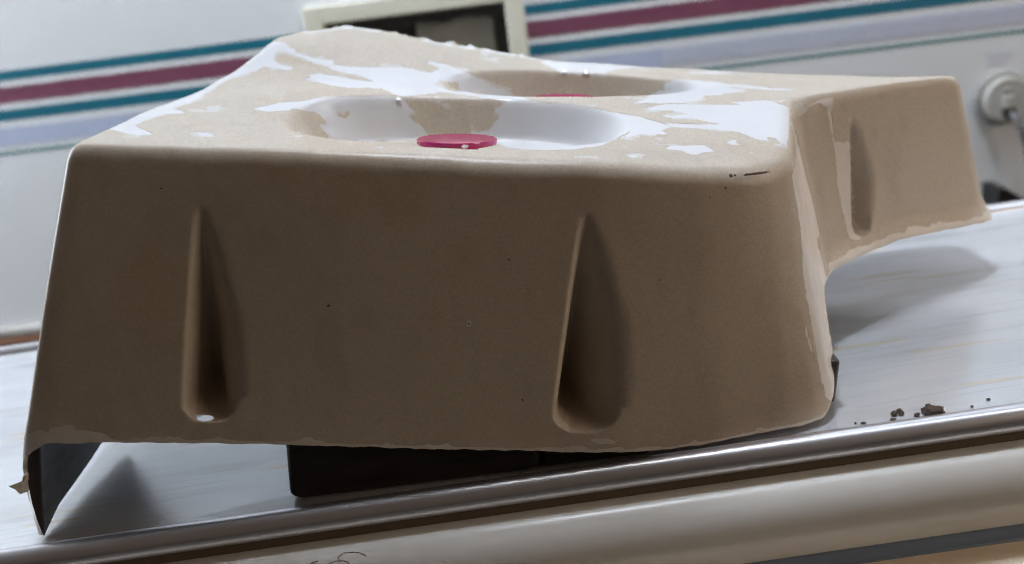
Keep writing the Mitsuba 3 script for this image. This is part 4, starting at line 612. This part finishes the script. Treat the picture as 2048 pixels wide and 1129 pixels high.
# beige paint film, 0.35 mm proud of the primer and curling up a little at torn edges
curl = 0.00016 + 0.0004 * np.exp(-np.clip(F, 0, 1) / 0.0012) * np.clip(meshkit.fbm(g3 * 130, 2, 3) * 2 - 0.75, 0, 1)
film = g3 + n3 * curl[:, None]
thin_w = np.where(ti >= NW - 2, 0.0004 + 0.022 * np.clip(meshkit.fbm(g3 * np.array([60, 110, 110]), 4, 77) - 0.52, 0, 1), 0.0)
(tv,), tf_, _ = clip([g3 + n3 * 0.0001], GF, np.minimum(F, 0.0008 + thin_w - F))
v, f = compact(world(tv), tf_)
put(HK + '__thin_paint', (v, f), 'mat_thin_paint', 50)
labels[HK + '__thin_paint'] = {'label': 'half worn paint film at the edges of the peeled patches'}
Fp = np.minimum(F - thin_w, hole_d)
(fv, bv), ff, cut = clip([film, g3], GF, Fp)
nb = len(fv)
sk_v = np.concatenate([fv, bv[cut[:, 0]], bv[cut[:, 1]]]) if len(cut) else fv
k_ = np.arange(len(cut))
skirt = np.vstack([np.stack([cut[:, 0], nb + k_, nb + len(cut) + k_], 1), np.stack([cut[:, 0], nb + len(cut) + k_, cut[:, 1]], 1)])
v, f = compact(world(sk_v), np.vstack([ff, skirt]))
put(HK + '__paint', (v, f), 'mat_paint', 50)
labels[HK + '__paint'] = {'label': 'beige paint coat with torn edges'}
# white primer where the paint is gone
Fw = np.minimum(0.004 - F, hole_d)
(wv,), wf, _ = clip([g3], GF, Fw)
wt = np.concatenate([ti, np.full(len(wv) - len(ti), 10 ** 6)])
on_wall = wt[wf].min(1) < NW - 3
v, f = compact(world(wv), wf[~on_wall])
put(HK + '__primer', (v, f), 'mat_white', 50)
v, f = compact(world(wv), wf[on_wall])
put(HK + '__undercoat', (v, f), 'mat_under', 50)
labels[HK + '__undercoat'] = {'label': 'pale undercoat bared along the lower edges and the right side'}
labels[HK + '__primer'] = {'label': 'glossy white surface bared where paint peeled'}
# dark raw inside
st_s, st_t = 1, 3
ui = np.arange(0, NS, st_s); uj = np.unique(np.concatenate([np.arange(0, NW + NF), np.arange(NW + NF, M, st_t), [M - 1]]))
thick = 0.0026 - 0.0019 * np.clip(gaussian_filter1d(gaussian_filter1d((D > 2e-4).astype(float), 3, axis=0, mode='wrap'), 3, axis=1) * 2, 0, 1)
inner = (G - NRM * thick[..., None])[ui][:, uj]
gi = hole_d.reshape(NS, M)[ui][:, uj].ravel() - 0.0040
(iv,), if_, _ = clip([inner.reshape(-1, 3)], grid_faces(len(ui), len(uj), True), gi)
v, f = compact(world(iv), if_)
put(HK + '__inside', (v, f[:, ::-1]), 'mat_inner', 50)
labels[HK + '__inside'] = {'label': 'dark bare inner side'}
rim = np.stack([G[:, 0], (G - NRM * 0.0026)[:, 0]], 1)
v, f = world(rim.reshape(-1, 3)), grid_faces(NS, 2, True)
put(HK + '__cut_edge', (v, f), 'mat_under')
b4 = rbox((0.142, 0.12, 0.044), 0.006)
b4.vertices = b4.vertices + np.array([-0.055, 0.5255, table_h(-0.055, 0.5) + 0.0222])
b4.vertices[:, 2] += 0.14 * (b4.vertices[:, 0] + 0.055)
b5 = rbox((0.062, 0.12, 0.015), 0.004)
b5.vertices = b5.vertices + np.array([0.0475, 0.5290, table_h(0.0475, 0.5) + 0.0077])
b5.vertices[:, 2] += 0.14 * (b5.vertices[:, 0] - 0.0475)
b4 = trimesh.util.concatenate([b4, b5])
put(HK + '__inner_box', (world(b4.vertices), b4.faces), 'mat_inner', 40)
labels[HK + '__inner_box'] = {'label': 'black box seen in the gap under the front edge'}
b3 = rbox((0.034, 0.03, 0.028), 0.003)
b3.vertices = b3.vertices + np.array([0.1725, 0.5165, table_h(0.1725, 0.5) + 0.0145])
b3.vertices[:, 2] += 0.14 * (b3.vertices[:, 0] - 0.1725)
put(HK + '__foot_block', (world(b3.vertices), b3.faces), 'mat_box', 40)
labels[HK + '__foot_block'] = {'label': 'small black block behind the lower right corner'}
# red lenses
def lens(u, d, h, r, tilt_d, label):
    prof = [(0.0003, 0.0), (r - 0.0006, -0.0001), (r, -0.0008), (r, -0.0026), (r - 0.0005, -0.0032), (r * 0.5, -0.0034), (0.0125, -0.0036), (0.0115, -0.016), (0.0003, -0.016)]
    e2 = unit(HD + HH * tilt_d); e3 = unit(np.cross(HU, e2)); e1 = np.cross(e2, e3)
    m = frame_matrix(world(np.array([u, d, h])), e1, e2, e3)
    key = put(HK + '__lens', place(lathe(prof, 96), m), 'mat_lens', 30)
    labels[key] = {'label': label}
bsdf('mat_lens', {'type': 'plastic', 'diffuse_reflectance': rgb(0.46, 0.007, 0.13), 'int_ior': 1.6, 'nonlinear': False})
lens(-0.0313, 0.5370, -0.0984, 0.0228, -0.055, 'round red lens in the nearer recess')
lens(0.0360, 0.6560, -0.0918, 0.0208, -0.02, 'round red lens in the farther recess')

# ---- loose curled flakes, scratches and specks that belong to the housing
def at(u, d, h): return world(np.array([u, d, h]))
def surface(u, d):
    return world(np.array([u, d, float(top_h(np.array([u]), np.array([d]))[0])]))
def flake(o, a, b, size, key, mat, seed, curlr=0.5):
    """a small torn chip spanning the directions a and b from the point o"""
    rr = np.random.default_rng(seed)
    n = 9
    ang = np.linspace(0, 2 * math.pi, n, endpoint=False) + rr.uniform(-0.25, 0.25, n)
    r = size * rr.uniform(0.55, 1.1, n)
    p2 = np.stack([r * np.cos(ang) * 1.3, r * np.sin(ang) * 0.8], 1)
    c = np.cross(a, b)
    ring = np.concatenate([p2, p2 * 0.5, [[0, 0]]])
    z = curlr * ring[:, 0] ** 2 / size
    up = o + ring[:, :1] * a + ring[:, 1:] * b + z[:, None] * c
    dn = up - c * 0.0003
    f = []
    for i in range(n):
        j = (i + 1) % n
        f += [[i, j, n + j], [i, n + j, n + i], [n + i, n + j, 2 * n]]
    k = 2 * n + 1
    f2 = [[x + k, z_ + k, y + k] for x, y, z_ in f]
    side = []
    for i in range(n):
        j = (i + 1) % n
        side += [[i, i + k, j + k], [i, j + k, j]]
    return put(HK + '__' + key, (np.vstack([up, dn]), np.array(f + f2 + side)), mat)
def torn(pts, thick, key, mat):
    """a flat torn chip with the outline pts (housing frame), a little thickness and a bent middle"""
    p = world(np.array(pts) + np.array([0.0034, 0, 0])); c = p.mean(0); nrm = unit(np.cross(p[1] - p[0], p[2] - p[0]))
    n = len(p)
    up_ = np.vstack([p, c + nrm * 0.0006]); dn = up_ - nrm * thick
    f = [[i, (i + 1) % n, n] for i in range(n)] + [[n + 1 + (i + 1) % n, n + 1 + i, 2 * n + 1] for i in range(n)]
    for i in range(n):
        j = (i + 1) % n
        f += [[i, n + 1 + i, n + 1 + j], [i, n + 1 + j, j]]
    return put(HK + '__' + key, (np.vstack([up_, dn]), np.array(f)), mat)
torn([(-0.2665, 0.4530, -0.2690), (-0.2690, 0.4515, -0.2700), (-0.2755, 0.4500, -0.2722), (-0.2728, 0.4505, -0.2742), (-0.2710, 0.4510, -0.2775), (-0.2668, 0.4528, -0.2765)], 0.0004, 'paint_flake', 'mat_under')
torn([(-0.2655, 0.4532, -0.2655), (-0.2680, 0.4520, -0.2668), (-0.2690, 0.4515, -0.2700), (-0.2660, 0.4530, -0.2698)], 0.0004, 'paint_flake', 'mat_paint')
def glint(px, n_hint, sz, seed):
    """a curled shiny sliver of film at a point of the housing, turned so that it catches the ceiling lamp"""
    o = at(*px)
    hv = unit(unit(CAM - o) + unit(np.array([0.16, 0.80, 1.9]) - o))
    a_ = unit(np.cross(hv, HD)); b_ = np.cross(hv, a_)
    return flake(o + HH * 0.0010, -a_, b_, sz, 'film_sliver', 'mat_film', seed, 0.18)
bsdf('mat_film', {'type': 'principled', 'base_color': rgb(0.74, 0.74, 0.76), 'roughness': 0.12, 'specular': 0.9, 'clearcoat': 1.0, 'clearcoat_gloss': 0.95})
for k, (c, sz) in enumerate([((0.0376, 0.6992, -0.0810), 0.0026), ((0.0536, 0.6992, -0.0810), 0.0028), ((-0.0728, 0.6135, -0.0883), 0.0020)]):
    glint(c, None, sz, 60 + k)
flake(at(-0.0248, 0.4955, -0.0955), HU, unit(HD + 0.9 * HH), 0.0019, 'primer_flake', 'mat_under', 31, 0.3)
SC = np.array([(0.1208, 0.4876, -0.1088), (0.1228, 0.4883, -0.1087), (0.1255, 0.4893, -0.1086), (0.1290, 0.4906, -0.1085), (0.1325, 0.4921, -0.1084), (0.1363, 0.4936, -0.10835)])
put(HK + '__scratch', tube(world(SC), np.array([0.0002, 0.00065, 0.0006, 0.0007, 0.0006, 0.0002]), 8), 'mat_mark', True)
labels[HK + '__scratch'] = {'label': 'short dark scratch on the upper front edge'}
def speck(c, n, r, mat, key, flat=0.35, el=1.0):
    m = trimesh.creation.icosphere(subdivisions=2, radius=1.0)
    e3 = unit(n); e1 = unit(np.cross([0.1, 0.2, 1.0], e3)); e2 = np.cross(e3, e1)
    wob = 1 + 0.7 * (meshkit.fbm(m.vertices * 1.5 + c[0] * 900, 2, 5) - 0.5)
    q = m.vertices * wob[:, None] * r * np.array([el, 1.0, flat])
    put(HK + '__' + key, trimesh.Trimesh(world(np.array(c) + q @ np.array([e1, e2, e3])), m.faces, process=False), mat, True)
FN = (0, -0.99, 0.12)
for c, n, r in (((0.1141, 0.4861, -0.1088), (0.18, -0.84, 0.51), 0.0010), ((0.1163, 0.4867, -0.1087), (0.18, -0.84, 0.51), 0.0006), ((-0.0962, 0.4668, -0.1739), FN, 0.00075), ((-0.0016, 0.4718, -0.1502), FN, 0.0006),
                ((0.0057, 0.4630, -0.2265), FN, 0.0007), ((-0.1794, 0.4747, -0.1130), FN, 0.0008), ((0.0587, 0.4869, -0.1018), (0.08, -0.29, 0.95), 0.0006), ((-0.0711, 0.4595, -0.2373), FN, 0.0005), ((0.0779, 0.4732, -0.1617), FN, 0.0004), ((0.1029, 0.4812, -0.1191), (0.15, -0.98, 0.13), 0.0004)):
    speck(c, n, r, 'mat_mark', 'speck')
for c, n, r in (((-0.0386, 0.4618, -0.2250), FN, 0.0004), ((0.0297, 0.4783, -0.1066), (0.02, -0.96, 0.27), 0.0006), ((0.1546, 0.4870, -0.1794), (0.5, -0.84, 0.2), 0.0005)):
    speck(c, n, r, 'mat_white', 'pale_speck')
# a tiny pale blister ring on the middle of the front
th = np.linspace(0, 2 * math.pi, 25)
RC = np.stack([-0.02296 + 0.0011 * np.cos(th), np.full(25, 0.4668) + 0.00013 * np.sin(th), -0.18405 + 0.0013 * np.sin(th)], 1)
put(HK + '__blister', tube(world(RC), 0.00038, 8), 'mat_under', True)
tag(HK, 'beige moulded lamp housing with peeling paint and two red lenses on the steel table', 'lamp housing')
